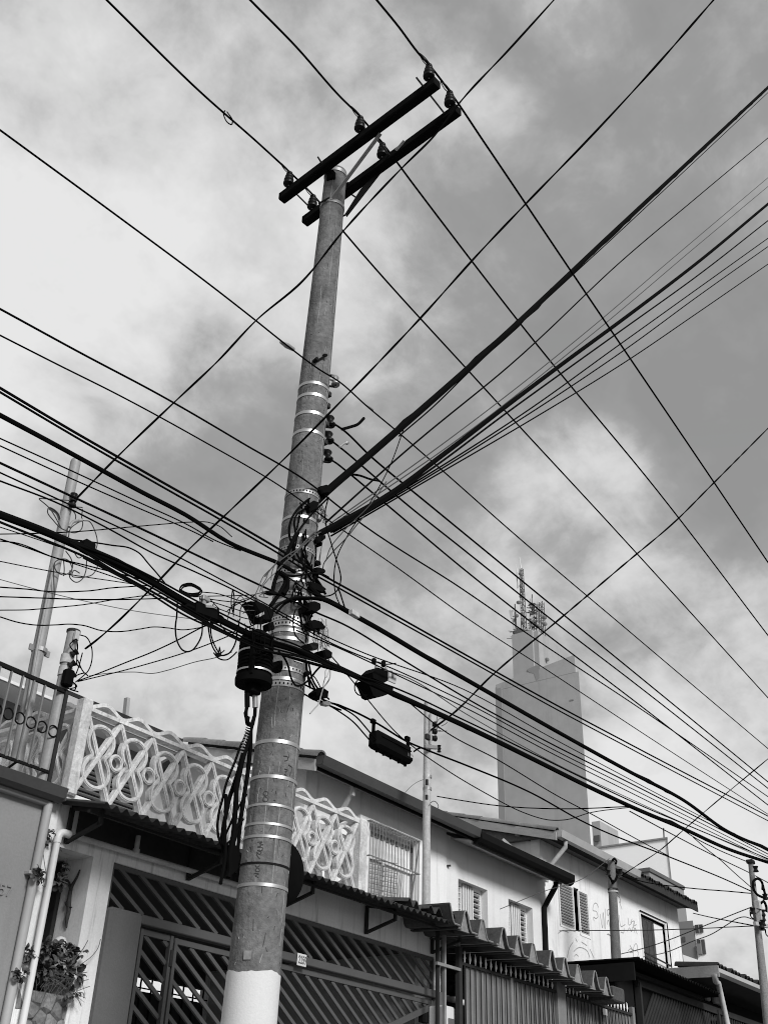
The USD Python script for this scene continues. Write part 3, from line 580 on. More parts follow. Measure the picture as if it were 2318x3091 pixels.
d2 = MB(); q0 = np.array([18.98, 9.62, 6.06]); q1 = UY(R7, (1135, 1040), 9.98); q2 = UY(R7, (1155, 1540), 9.98)
d2.tube([q0, q0 + [0, 0, -.06], q1 + [.03, -.04, .04], q1 + [0, 0, -.05], q2], .052, 10)
put('down_pipe', d2, 'gutter_black', H2, smooth=50)
sp2 = MB().bar(UY(R7, (720, 380), 10.15) , (18.3, 9.62, 6.12), .05, .05); put('eave_strut', sp2, 'fascia', H2)
put('wall_hook', MB().bar(UY(R7, (165, 645), Y2 - .01), UY(R7, (200, 645), Y2 - .05), .02, .03), 'dark_iron', H2)

# canopy of deep trough sheets over the forecourt
CN = thing('trough_canopy', 'weathered canopy of deep trough roof sheets, open ends facing the street, over the spear fence', 'canopy')
fr0, fr1 = UY(RF, (165, 140), 7.3), UY(RF, (1440, 745), 7.3)
NW = 10; pit = (fr1[0] - fr0[0]) / NW
prof = [(-.52, -.10), (-.42, -.225), (-.30, -.225), (-.075, -.012), (-.03, 0), (.03, 0), (.075, -.012), (.19, -.225), (.30, -.225)]
for k in range(-1, NW + 1):
    cx = fr0[0] + pit * k; cz = fr0[2] + (fr1[2] - fr0[2]) * k / NW; h = .98
    pf = [(-.5, -.235), (-.34, -.235), (-.13, -.01), (-.07, 0), (.0, -.01), (.16, -.20), (.24, -.235), (.5, -.235)]
    if k == -1: pf = pf[4:]
    V = []; t = .018; yb = 9.95
    for y, zz in ((7.3 + .03 * math.sin(k * 2.1), 0), (yb, .10)):
        for dz in (0, -t):
            V += [(cx + a * pit, y, cz + b * h + dz + zz) for a, b in pf]
    n = len(pf); F = []
    for i in range(n - 1): F += [(i, i + 1, 2*n + i + 1, 2*n + i), (n + i, 3*n + i, 3*n + i + 1, n + i + 1), (i, n + i, n + i + 1, i + 1), (2*n + i, 2*n + i + 1, 3*n + i + 1, 3*n + i)]
    F += [(0, 2*n, 3*n, n), (n - 1, 2*n - 1, 4*n - 1, 3*n - 1)]
    if k == -1 or k == NW: pass
    if k < NW:
        sh = put('trough_sheet', MB().add(V, F), 'canalete', CN)
        ed = MB().tube([(cx + a * pit, 7.297 + .03 * math.sin(k * 2.1), cz + b * h - t / 2) for a, b in pf], .011, 5); put('sheet_edge', ed, 'cement_edge', sh)
        if k >= 0: put('end_filler', MB().hull([(cx + a * pit, y_, cz + b * h - t) for a, b in pf[1:7] for y_ in (7.33, 7.36)]), 'cement_edge', sh)
    else:
        put('end_trough', MB().cbox(cx - .28, cx + .10, 7.28, 9.9, cz - .28, cz - .07, .02), 'canalete', CN)
put('beam', MB().box(12.6, 16.6, 7.75, 7.83, 3.60, 3.66), 'black_iron', CN)

# spear fence
FN = thing('spear_fence', 'sheet-metal fence with pale spear tips under the trough canopy', 'fence')
yf = 7.7
def FZ(z8): return 1.15 + (z8 - 1.15) * yf / 8.0
def FX(x8): return x8 * yf / 8.0
zt_, zr_ = FZ(3.745), FZ(3.605)
posts = [12.86, 15.68, 18.33]
put('post', MB().box(FX(12.82), FX(12.90), yf - .03, yf + .03, .13, FZ(3.80)), 'dark_iron', FN)
put('post', MB().cbox(FX(15.58), FX(15.84), yf - .04, yf + .06, .13, FZ(3.76), .01), 'fence_sheet', FN)
put('post', MB().box(FX(18.27), FX(18.36), yf - .03, yf + .03, .13, FZ(3.72)), 'fence_sheet', FN)
fr = MB(); fr.bar((FX(12.86), yf - .01, zr_), (FX(15.6), yf - .01, zr_), .02, .035); fr.bar((FX(15.84), yf - .01, zr_), (FX(18.3), yf - .01, zr_), .02, .035); fr.bar((FX(12.86), yf - .01, 1.0), (FX(18.3), yf - .01, 1.0), .02, .035)
put('rail', fr, 'dark_iron', FN)
def spear(x):
    m = MB(); m.tube([(x, yf - .012, .4), (x, yf - .012, zr_ + .02)], .010, 5); return m
N1 = 18
for seg, (a, b, n) in enumerate(((12.985, 15.46, 19), (15.90, 18.10, 19))):
    for k in range(n):
        x = FX(a + (b - a) * k / (n - 1))
        br = put('fence_bar', spear(x), 'dark_iron', FN, smooth=60)
        put('spear_tip', MB().rev([(.006, 0), (.009, .03), (.016, .055), (.012, .085), (.003, .145 + .0)], (x, yf - .012, zr_ + .015), n=6), 'spear', br, smooth=60)
rib = MB()
def ribbed(x0, x1, y, z0, z1, p=.13, d=.012):
    xs = []; x = x0
    while x < x1: xs += [(x, 0), (x + p * .42, 0), (x + p * .5, d), (x + p * .92, d)]; x += p
    xs = [(min(a, x1), b) for a, b in xs] + [(x1, 0)]; n = len(xs); V = [(a, y + b, z) for z in (z0, z1) for a, b in xs]
    return MB().add(V, [(i, i + 1, n + i + 1, n + i) for i in range(n - 1)])
for a, b in ((13.06, 14.20), (14.26, 15.57), (15.85, 17.06), (17.10, 18.26)):
    put('sheet_panel', ribbed(FX(a), FX(b), yf + .012, .3, zr_ - .015 if a < 17 else zr_ - .02), 'fence_sheet', FN)
put('mid_post', MB().box(FX(14.20), FX(14.26), yf - .022, yf + .02, .13, zr_), 'fence_sheet', FN)
put('notice', MB().cbox(*[UY(RF, (1295, 955), yf - .03)[0], UY(RF, (1333, 1005), yf - .03)[0], yf - .035, yf - .03, UY(RF, (1310, 1010), yf - .03)[2], UY(RF, (1310, 958), yf - .03)[2]], .001), 'plate', FN)
# posts, meter box between gate and fence
PF = thing('gate_frame_posts', 'thin steel posts and crossbar between the dark garage gate and the spear fence', 'posts')
for xx in ((1425, 500), (1484, 560), (1607, 600)):
    a = UY(R6, xx, 7.72 + .0); put('post', MB().box(a[0] - .02, a[0] + .02, 7.70, 7.74, .13, 3.86), 'dull_steel' if xx[0] > 1430 else 'dark_iron', PF)
a, b = UY(R6, (1415, 786), 7.68), UY(R6, (1625, 808), 7.68); put('crossbar', MB().bar((a[0], 7.68, (a[2] + b[2]) / 2), (b[0], 7.68, (a[2] + b[2]) / 2), .03, .035), 'dull_steel', PF)
mb0, mb1 = UY(R6, (1485, 1155), 7.76), UY(R6, (1590, 1306), 7.76)
MBX = thing('meter_box', 'white meter box standing at the end of the dark gate below the thin posts', 'meter box')
put('case', MB().cbox(mb0[0], mb1[0], 7.76, 8.0, 1.6, mb0[2] + .02, .02), 'plate', MBX)
put('door_panel', MB().cbox(mb0[0] + .08, mb1[0] - .06, 7.745, 7.758, 1.7, mb0[2] - .12, .004), 'pier', MBX)
put('shade_lamp', MB().rev([(.02, .12), (.10, .10), (.15, .0), (.14, 0), (.09, .09), (.02, .11)], UY(R6, (1540, 1040), 8.2), n=20), 'black_iron', None, smooth=40, label='black round lamp shade in the dark passage above the meter box', cat='lamp')

# ------------------------------------------------------------------ graffiti house
H3 = thing('graffiti_house', 'white corner house with graffiti, one half-open shuttered window and one tall boarded window', 'house')
Y3 = 10.1; XA, XB = 19.31, 26.35
def X3(c, p): return float(UY(c, p, Y3)[0])
wa = (X3(R7, (1255, 900)), X3(R7, (1560, 910))); wa = (20.0, 21.35); wb = (24.0, 25.40); za = (5.52, 6.37); zb_ = (4.3, 6.45)
u = MB(); u.box(XA, wa[0], Y3, Y3 + .2, 3.4, 7.10); u.box(wa[0], wa[1], Y3, Y3 + .2, za[1], 7.10); u.box(wa[0], wa[1], Y3, Y3 + .2, 3.4, za[0]); u.box(wa[1], wb[0], Y3, Y3 + .2, 3.4, 7.10); u.box(wb[0], wb[1], Y3, Y3 + .2, zb_[1], 7.10); u.box(wb[0], wb[1], Y3, Y3 + .2, 3.4, zb_[0]); u.box(wb[1], XB, Y3, Y3 + .2, 3.4, 7.10)
u.box(XB - .2, XB, Y3 + .2, 16, 3.4, 7.0)
put('wall', u, 'white_wall', H3)
put('side_wall', MB().hull([(x, y, z) for x in (XA, XA + .2) for y, z in ((Y3 + .2, 3.4), (Y3 + .2, 7.0), (12.6, 7.72), (15.9, 7.0), (15.9, 3.4))]), 'pale_wall', H3)
rs = .267
put('roof', MB().hull([(x, y, z) for x in (XA - .12, XB + .15) for y, z in ((9.65, 7.02), (9.65, 7.06), (12.6, 7.80), (12.6, 7.84), (15.6, 7.02), (15.6, 7.06))]), 'tile', H3)
for k in range(7):
    y0 = 9.62 + k * .43; z0 = 7.08 + (y0 - 9.65) * rs
    put('roof_tile', roof_tile((XA - .16 + .012 * (k % 2), y0, z0), (XA - .16, y0 + .48, z0 + .48 * rs), .085, (0, -rs, 1)), 'tile', H3, smooth=40)
for k in range(20):
    x = 23.0 + k * .175; put('roof_tile', roof_tile((x, 9.58 + .02 * (k % 3), 7.035), (x, 10.0, 7.035 + .42 * rs), .078, (0, -rs, 1)), 'tile_dark', H3, smooth=40)
put('barge_board', MB().hull([(x, y, z) for x in (XA - .22, XA - .18) for y, z in ((9.62, 6.89), (9.62, 7.05), (12.6, 7.68), (12.6, 7.84))]), 'fascia', H3)
g3 = MB(); gutter(g3, XA - .16, 22.9, 9.50, 7.09, gp); g3.box(XA - .16, XA - .145, 9.53, 9.66, 6.96, 7.09); put('gutter', g3, 'gutter_pale', H3)
put('soffit', MB().hull([(x, y, z) for x in (XA - .1, XB + .15) for y, z in ((9.66, 6.95), (9.66, 6.97), (Y3 - .002, 7.06), (Y3 - .002, 7.08))]), 'gutter_black', H3)
put('eave_board', MB().box(22.9, XB + .15, 9.63, 9.658, 6.90, 7.06), 'tile_dark', H3)
put('purlin_end', MB().bar((XA - .2, 10.5, 7.15), (XA, 10.5, 7.12), .07, .10), 'fascia', H3)
pz = MB(); pz.tube([(19.45, 9.60, 6.98), (19.45, 9.60, 6.84), (19.40, 10.02, 6.42), (19.40, 10.04, 6.2)], .045, 12); put('gutter_spout', pz, 'pvc_old', H3, smooth=50)
wnd = put('window', MB().box(wa[0], wa[1], Y3 + .18, Y3 + .2, za[0], za[1]), 'dark_iron', H3)
m1 = (wa[1] - wa[0])
shutter(H3, wa[0] + .02, wa[0] + m1 * .50, Y3 + .02, za[0] - .03, za[1], 15); shutter(H3, wa[0] + m1 * .66, wa[1] - .0, Y3 + .02, za[0] - .06, za[1], 15)
put('pane', MB().box(wa[0] + m1 * .50, wa[0] + m1 * .64, Y3 + .12, Y3 + .14, za[0], za[1]), 'far_grey', wnd)
wn = put('tall_window', MB().box(wb[0] - .06, wb[0], Y3 - .03, Y3 + .1, zb_[0], zb_[1] + .06).box(wb[1], wb[1] + .06, Y3 - .03, Y3 + .1, zb_[0], zb_[1] + .06).box(wb[0], wb[1], Y3 - .03, Y3 + .1, zb_[1], zb_[1] + .06), 'bars', H3)
put('backing', MB().box(wb[0], wb[1], Y3 + .16, Y3 + .18, zb_[0], zb_[1]), 'shutter', wn)
for k in range(7):
    a = wb[0] + k * .88 / 7; put('board', MB().box(a, a + .88 / 7 - .008, Y3 + .05 + .006 * (k % 2), Y3 + .08, zb_[0], zb_[1] - .08), 'boarding', wn)
put('pane', MB().box(wb[0] + .90, wb[1], Y3 + .05, Y3 + .07, zb_[0], zb_[1] - .05), 'shutter', wn)
put('security_bar', MB().bar((wb[0] - .02, Y3 - .04, 5.62), (wb[1] + .05, Y3 - .04, 5.55), .02, .03), 'dark_iron', wn)
put('bar_frame', MB().tube([(wb[0] - .07, Y3 - .05, 6.5), (wb[1] + .07, Y3 - .05, 6.5), (wb[1] + .07, Y3 - .05, 4.3)], .014, 5), 'dark_iron', wn)
def strokes(lines, c, mat, parent, r=.016, name='graffiti', Y=Y3 - .004):
    for L in lines:
        P = catmull([UY(c, p, Y) for p in L], 6) if len(L) > 2 else np.array([UY(c, p, Y) for p in L])
        s = np.gradient(P, axis=0); s /= np.linalg.norm(s, axis=1, keepdims=True); nn = np.cross(s, (0, 1., 0)); V = np.vstack([P + nn * r, P - nn * r]); n = len(P)
        put(name, MB().add(V, [(i, i + 1, n + i + 1, n + i) for i in range(n - 1)]), mat, parent)
strokes([[(165, 850), (150, 815), (120, 830), (115, 870), (150, 890), (160, 925), (140, 945), (122, 935), (125, 970)], [(178, 905), (200, 1030), (205, 890), (222, 1040), (228, 860)], [(252, 865), (240, 885), (246, 918), (258, 905), (260, 870), (250, 866)], [(240, 1000), (250, 960), (268, 1030)],
         [(340, 730), (360, 800), (345, 800)], [(350, 800), (372, 865)], [(325, 740), (350, 760)], [(345, 915), (360, 1010), (400, 1000)], [(362, 1065), (388, 1070), (390, 1030)], [(424, 940), (432, 1000), (455, 990)], [(460, 950), (450, 985), (475, 970), (484, 1000)], [(485, 965), (470, 1010), (500, 1000)],
         [(420, 1060), (440, 1030), (455, 1062), (470, 1020), (490, 1050)], [(480, 1070), (490, 1030), (505, 1085)], [(240, 1085), (270, 1100), (284, 1130)],
         [(425, 1230), (455, 1215), (470, 1240), (440, 1245)], [(470, 1235), (480, 1185), (500, 1170), (510, 1200), (490, 1235)], [(470, 1240), (476, 1290), (505, 1290), (515, 1245), (500, 1225)], [(440, 1180), (470, 1225), (505, 1225)]], R8, 'ink_grey', H3, .008)
strokes([[(1000, 530), (1020, 450), (1050, 400)], [(1055, 480), (1090, 450), (1140, 455), (1170, 480), (1190, 530)], [(1060, 520), (1075, 505), (1095, 520)], [(1070, 370), (1085, 400)], [(1120, 400), (1165, 430)], [(1190, 460), (1225, 535)], [(925, 330), (960, 305), (1010, 320)], [(1340, 330), (1370, 355)]], RF, 'ink_grey', H3, .008)

# dark canopies and gates at the right
C3 = thing('dark_canopy', 'black corrugated canopy over the slatted gate beneath the graffiti wall', 'canopy')
put('roof_sheet', corrugated(17.15, 20.85, 7.3, 4.27, 10.0, 4.30, .12, .022, tilt=-.022), 'gutter_black', C3, smooth=40)
put('beam', MB().box(17.2, 20.7, 7.62, 7.70, 4.10, 4.17), 'black_iron', C3)
put('side_plate', MB().box(17.16, 17.2, 7.4, 9.98, 3.95, 4.22), 'black_iron', C3)
G3 = thing('slatted_gate', 'dark gate of fine diagonal slats under the black canopy', 'gate')
gy3 = 7.75; q = gy3 / 8
gx0, gx1, gzt = 18.60 * q, 22.4 * q, 1.15 + (4.15 - 1.15) * q
f = MB(); f.bar((gx0, gy3, gzt), (gx1, gy3, gzt - .02), .06, .11); f.bar((gx0 + .05, gy3 - .002, .2), (gx0 + .05, gy3 - .002, gzt), .06, .10); f.bar((gx1 - .05, gy3 - .002, .2), (gx1 - .05, gy3 - .002, gzt), .06, .10); put('frame', f, 'dark_iron', G3)
x = gx0 - 1.2
while x < gx1 - .1:
    p, q_ = np.array([x, 2.1]), np.array([x + 1.9, gzt - .09])
    if p[0] < gx0 + .1: p = p + (q_ - p) * ((gx0 + .1 - p[0]) / (q_[0] - p[0]))
    if q_[0] > gx1 - .1: q_ = p + (q_ - p) * ((gx1 - .1 - p[0]) / (q_[0] - p[0]))
    if q_[0] - p[0] > .05: put('slat', MB().bar((p[0], gy3 + .01, p[1]), (q_[0], gy3 + .01, q_[1]), .02, .05), 'dark_iron', G3)
    x += .115
put('back_sheet', MB().box(gx0, gx1, gy3 + .04, gy3 + .05, .2, gzt - .04), 'black_iron', G3)
PD = thing('dark_gatepost', 'wide dark gatepost at the end of the spear fence', 'gatepost'); put('shaft', MB().cbox(17.22, 17.95, 7.78, 8.2, .13, 4.08, .015), 'black_iron', PD)
H4 = thing('end_house', 'dark low forecourt with pale gutter and stepped roof tiles at the right edge', 'house')
y4 = 7.2
A0, A1 = UY(R8, (1200, 1405), y4), UY(R8, (1659, 1640), y4)
gg = MB(); gutter(gg, A0[0] - .1, 28.0, 7.12, A0[2] + .03, Polygon([(0, 0), (0, -.07), (.10, -.10), (.10, 0)])); put('gutter', gg, 'gutter_pale', H4)
put('barge_board', MB().hull([(x, y, z) for x in (A0[0] - .16, A0[0] - .12) for y, z in ((7.1, A0[2] - .13), (7.1, A0[2] + .06), (10.0, A0[2] - .10), (10.0, A0[2] + .09))]), 'fascia', H4)
put('roof', MB().box(A0[0] - .1, 28, 7.2, 12, A0[2] - .02, A0[2] + .05), 'tile_dark', H4)
for k in range(26):
    x = A0[0] + .15 + k * .24
    put('roof_tile', roof_tile((x, 7.2 + .02 * (k % 3), A0[2] + .05), (x, 8.0, A0[2] + .14), .115, (0, 0, 1), 6), 'tile_dark', H4, smooth=40)
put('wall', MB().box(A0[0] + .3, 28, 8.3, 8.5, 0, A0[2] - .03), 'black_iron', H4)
dpp = MB(); a = UY(R8, (1190, 1440), 7.18); b = UY(R8, (1222, 1530), 7.3); c_ = UY(R8, (1300, 1872), 7.3)
dpp.tube([a, (a[0], a[1], a[2] - .12), (b[0], b[1], b[2] + .03), (c_[0], c_[1], c_[2]), (c_[0], c_[1], 1.0)], .05, 12); put('down_pipe', dpp, 'pvc_old', H4, smooth=50)
G4 = thing('end_gate', 'dark gate of close slats at the lower right corner behind the pale down pipe', 'gate')
f = MB(); f.bar((20.95, 7.75, 4.05), (27, 7.75, 4.05), .05, .10); put('frame', f, 'dark_iron', G4)
for k in range(46): x = 21.0 + k * .125; put('slat', MB().bar((x, 7.76, 2.0), (x + .35, 7.76, 4.0), .02, .05), 'dark_iron', G4)
put('back_sheet', MB().box(20.9, 27, 7.80, 7.81, .2, 4.05), 'black_iron', G4)
for i, (p, q2, nm) in enumerate((((1085, 1480), (1125, 1560), 'small'), ((1155, 1525), (1225, 1600), 'large'))):
    a, b = UY(R8, p, 8.25), UY(R8, q2, 8.25); 
    put('white_box', MB().cbox(a[0], b[0], 8.2, 8.28, b[2] - .25, a[2], .02), 'pvc_old', None, label=f'{nm} pale box on the dark wall beside the pale down pipe', cat='box')

# ------------------------------------------------------------------ far buildings
TW = thing('tower_block', 'tall blank grey tower block with a stair core, crowned by antennas', 'tower')
tx = 115.0
def TX(p, c=CD, X=tx): return UX(c, p, X)
tl, tr = TX((1070, 1462)), TX((1246, 1424)); zt = 58.4
yl, yr = UX(CD, (1074, 1600), tx)[1], UX(CD, (1262, 1600), tx)[1]
def radial(y, dx): return y * (tx + dx) / tx
foot = [(tx, yl), (tx, yr + .1), (tx + 14, radial(yr, 14) + .5), (tx + 14, radial(yl, 14) - .6)]
def prism(foot, z0, z1):
    p = Polygon(foot); m = trimesh.creation.extrude_polygon(p, z1 - z0); m.apply_translation((0, 0, z0)); return MB().tm(m)
tw = prism(foot, 0, 56.2); put('shaft', tw, 'tower', TW)
put('parapet', MB().hull([(tx - .02, yl, 56.2), (tx - .02, yr + .5, 56.2), (tx - .02, yl, 57.0), (tx - .02, yr + .5, 58.6), (tx + .4, yl, 56.2), (tx + .4, yr + .5, 56.2), (tx + .4, yl, 57.0), (tx + .4, yr + .5, 58.6)]), 'tower', TW)
put('corner_strip', MB().box(tx - .12, tx - .01, yl - .9, yl, 0, 56.4), 'tower_trim', TW)
put('corner_strip', MB().box(tx - .10, tx - .01, yl - .25, yl + .02, 0, 56.6), 'tower_trim', TW)
cy0, cy1 = UX(CD, (1107, 1420), tx)[1], UX(CD, (1164, 1420), tx)[1]
ctop = UX(CD, (1107, 1386), tx)[2]
put('stair_core', MB().box(tx + .03, tx + 7, cy1 + .8, cy0, 56, ctop + 1.0), 'tower', TW)
put('core_side', MB().box(tx + .3, tx + 6.5, cy1 + .1, cy1 + .8, 56, ctop + .8), 'tower', TW)
stn = Polygon([TX(p, CT2)[1:] for p in ((595, 1545), (640, 1525), (700, 1500), (745, 1505), (720, 1560), (728, 1640), (705, 1668), (690, 1620), (675, 1580), (620, 1572))])
put('damp_stain', MB().plate(stn.buffer(.1), (tx - .035, 0, 0), (0, 1, 0), (0, 0, 1), (-1, 0, 0), .01), 'tower_stain', TW)
put('ledge', MB().box(tx - .06, tx, *sorted((TX((1120, 1918), CT2)[1], TX((1168, 1918), CT2)[1])), TX((1140, 1920), CT2)[2] - .12, TX((1140, 1915), CT2)[2]), 'tower_trim', TW)
AN = thing('antenna_mast', 'cluster of antenna masts with panels and dishes on top of the tower block', 'antenna')
def AX(p): return UX(CT2, p, tx + 2.5)
def lat(p0, p1, wd, n):
    a, b = AX(p0), AX(p1); b[1] = a[1] + (b[1] - a[1]); m = MB(); 
    for sx in (-1, 1):
        for sy in (-1, 1): m.tube([a + [sx * wd / 2, sy * wd / 2, 0], b + [sx * wd / 3, sy * wd / 3, 0]], .06, 5)
    for k in range(n):
        t = k / n; t2 = (k + 1) / n; s1 = 1 if k % 2 else -1
        for sx in (-1, 1): m.tube([a + (b - a) * t + [sx * wd / 2.4, s1 * wd / 2.4, 0], a + (b - a) * t2 + [sx * wd / 2.4, -s1 * wd / 2.4, 0]], .04, 4)
        m.tube([a + (b - a) * t + [-wd / 2.4, -wd / 2.4, 0], a + (b - a) * t + [-wd / 2.4, wd / 2.4, 0]], .04, 4)
    return m
put('lattice_mast', lat((550, 1150), (512, 280), .55, 26), 'antenna_dark', AN); put('lattice_mast', lat((785, 1480), (765, 700), .7, 22), 'antenna_dark', AN)
put('whip', MB().tube([AX((510, 300)), AX((488, 130))], [.12, .05], 6), 'antenna', AN); put('whip', MB().tube([AX((465, 520)), AX((447, 225))], [.10, .07], 6), 'antenna', AN)
for a, b, ww in (((395, 905), (372, 795), .35), ((412, 880), (398, 800), .3), ((632, 760), (634, 650), .35), ((722, 760), (724, 690), .3), ((735, 960), (733, 780), .3), ((425, 1040), (410, 900), .3), ((655, 1010), (650, 860), .3), ((610, 1030), (630, 960), .3)):
    p, q = AX(a), AX(b); put('panel_antenna', MB().bar(p, q, ww, .22, up=(1, 0, 0), c=.04), 'antenna', AN)
for a, b in (((432, 1100), (432, 720)), ((645, 1100), (647, 600)), ((452, 1060), (440, 820)), ((700, 1050), (705, 720)), ((668, 1060), (660, 770))):
    put('pipe_mount', MB().tube([AX(a), AX(b)], .09, 6), 'antenna_dark', AN)
for p in ((520, 355), (530, 510), (495, 715), (530, 640), (470, 880), (820, 905), (825, 985), (550, 960), (540, 570), (850, 1430)):
    o = AX(p) + [-.4, 0, 0]; put('dish', MB().rev([(0.02, .16), (.18, .12), (.32, 0), (.30, 0), (.17, .10), (.02, .13)], o, (-.8, -.5, .1), 12), 'antenna_dark', AN, smooth=40)
ar = random.Random(3)
eq = MB()
for k in range(80):
    o = AX((410 + ar.random() * 270, 1060 + ar.random() * 115)); s_ = .12 + ar.random() * .25; d_ = np.array([ar.uniform(-1, 1), ar.uniform(-1, 1), ar.uniform(-.3, .6)]) * .8
    eq.bar(o - d_, o + d_, .07, .07) if k % 2 else eq.box(o[0] - s_, o[0] + s_, o[1] - s_, o[1] + s_, o[2] - s_, o[2] + s_)
for k in range(60):
    o = AX((620 + ar.random() * 90, 700 + ar.random() * 330)); d_ = np.array([ar.uniform(-1, 1), ar.uniform(-1, 1), ar.uniform(-.3, .3)]) * .5; eq.bar(o - d_, o + d_, .1, .1)
put('cabling_and_brackets', eq, 'antenna_dark', AN, kind='stuff')
WB = thing('far_white_building', 'plain white building with a thin dark roof edge beyond the graffiti house roof', 'building')
wx = 80.0; a, b = UX(R8, (0, 290), wx), UX(R8, (770, 237), wx); y0, y1 = a[1] + 12, b[1]
kk = (wx + 14) / wx; put('wall', prism([(wx, y0), (wx, y1), (wx + 14, y1 * kk + .3), (wx + 14, y0)], 0, 24.05), 'far_white', WB); put('roof_edge', prism([(wx - .12, y0), (wx - .12, y1 - .08), (wx + 14.1, y1 * kk + .3), (wx + 14.1, y0)], 24.05, 24.17), 'tower_trim', WB)
put('corner_line', MB().box(wx - .06, wx - .005, y1 + .0, y1 + .06, 12, 24.05), 'tower_trim', WB)
put('aerial', MB().tube([UX(R8, (742, 235), wx + .3), UX(R8, (737, 148), wx + .3)], .06, 5), 'antenna_dark', WB)
a, b = UX(R8, (120, 195), wx), UX(R8, (170, 212), wx); put('vent', MB().box(wx + 6, wx + 6.2, *sorted((a[1] * 1.075, b[1] * 1.075)), 26.4, 26.9), 'far_glass', WB)
a, b = UX(R8, (110, 120), wx), UX(R8, (195, 290), wx); put('roof_box', MB().box(wx + 6.3, wx + 10, *sorted((a[1] * 1.08, b[1] * 1.08)), 24.05, 28.2), 'tower', WB)
SB = thing('far_grey_block', 'small grey block with a dark top edge peeping over the graffiti house roof', 'building')
a, b = UX(R8, (440, 545), 70), UX(R8, (612, 540), 70); put('wall', MB().box(70, 76, b[1], a[1] + 2, 0, (a[2] + b[2]) / 2), 'far_grey', SB); put('roof_edge', MB().box(69.9, 76, b[1] - .1, a[1] + 2, (a[2] + b[2]) / 2, (a[2] + b[2]) / 2 + .25), 'antenna_dark', SB)
a, b = UX(R8, (625, 585), 79.9), UX(R8, (645, 612), 79.9); put('window', MB().box(79.9, 79.96, b[1], a[1], b[2], a[2]), 'far_grey', WB)
AB = thing('far_apartment_block', 'far pale apartment block with dark balconies right of the graffiti house', 'building')
ax = 60.0; A = lambda p, X=ax: UX(R8, p, X)
yA, yB, yC = A((868, 1100))[1], A((1012, 1100))[1], A((1100, 1100))[1]; z1 = 13.75
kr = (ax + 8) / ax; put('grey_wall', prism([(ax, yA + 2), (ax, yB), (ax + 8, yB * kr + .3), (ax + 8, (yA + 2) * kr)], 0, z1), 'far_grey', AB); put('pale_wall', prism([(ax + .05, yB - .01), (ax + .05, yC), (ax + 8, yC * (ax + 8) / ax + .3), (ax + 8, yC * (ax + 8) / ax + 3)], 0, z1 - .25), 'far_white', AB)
for p, q_ in (((1012, 1003), (1088, 1068)), ((1030, 1135), (1112, 1258))):
    a, b = A(p, ax), A(q_, ax); wv = put('window', MB().box(ax - .01, ax + .045, b[1], a[1], b[2], a[2]), 'far_glass', AB); put('frame', MB().box(ax - .04, ax - .012, (a[1] + b[1]) / 2 - .02, (a[1] + b[1]) / 2 + .02, b[2], a[2]), 'tower_trim', wv)
a, b = A((1030, 1170), ax - .1), A((1075, 1258), ax - .1); put('balcony_front', MB().box(ax - .12, ax - .05, b[1], a[1], b[2], a[2]), 'far_grey', AB)
a, b = A((903, 1108), ax - .02), A((932, 1150), ax - .02); put('window', MB().box(ax - .04, ax - .005, b[1], a[1], b[2], a[2]), 'far_glass', AB)
a, b = A((908, 1265), 45), A((1080, 1325), 45); put('white_roof', MB().hull([(45, a[1], a[2]), (45, a[1], b[2] - .1), (45, b[1], b[2]), (45, b[1], b[2] - .1), (52, a[1] * 1.1, a[2]), (52, b[1] * 1.1, b[2])]), 'far_white', None, label='low white pitched roof below the far apartment block', cat='roof')

# ------------------------------------------------------------------ the big concrete utility pole
BASE = np.array([6.63, 6.03, 0.0]); TOP = np.array([6.62, 5.79, 11.42])
def pax(z): t = z / TOP[2]; return BASE + (TOP - BASE) * t
def prad(z): return .205 + (.133 - .205) * (z - 2.46) / (11.21 - 2.46)
def on_pole(c, p, off=.004):                       # where the line of sight meets the pole's skin
    d = ray(*src(c, p)); d = d / np.hypot(d[0], d[1]); z = 4.0
    for _ in range(12):
        a = pax(z); r = prad(z) + off; rel = a[:2] - EYE[:2]; s = rel @ d[:2]; perp2 = rel @ rel - s * s
        t = s - math.sqrt(max(r * r - perp2, 0)); z = EYE[2] + d[2] * t
    return EYE + d * t
def pole_z(c, p): return float(on_pole(c, p)[2])
POLE = thing('utility_pole', 'thick weathered concrete utility pole with white painted foot, steel straps and double timber crossarms', 'pole')
PD_ = (TOP - BASE) / np.linalg.norm(TOP - BASE)
zs = np.linspace(0, TOP[2], 60)
sh = MB(); n = 40; ang = np.arange(n) * 2 * np.pi / n; V = []
for z in zs:
    a = pax(z); r = prad(z) * (1 + .004 * np.sin(ang * 3 + z) + .004 * (np.abs((ang * 16 / (2 * np.pi)) % 1 - .5) < .06)); V.append(np.stack([a[0] + r * np.cos(ang), a[1] + r * np.sin(ang), np.full(n, z)], 1))
m_ = len(zs); i, j = np.meshgrid(np.arange(m_ - 1), np.arange(n), indexing='ij'); qd = np.stack([i * n + j, i * n + (j + 1) % n, (i + 1) * n + (j + 1) % n, (i + 1) * n + j], -1).reshape(-1, 4)
sh.add(np.vstack(V), np.vstack([qd[:, [0, 1, 2]], qd[:, [0, 2, 3]], [((m_ - 1) * n, (m_ - 1) * n + k, (m_ - 1) * n + k + 1) for k in range(1, n - 1)]]))
put('shaft', sh, 'pole', POLE, smooth=40)
wz = pole_z(CD, (540, 2097)); pb = MB(); V = []
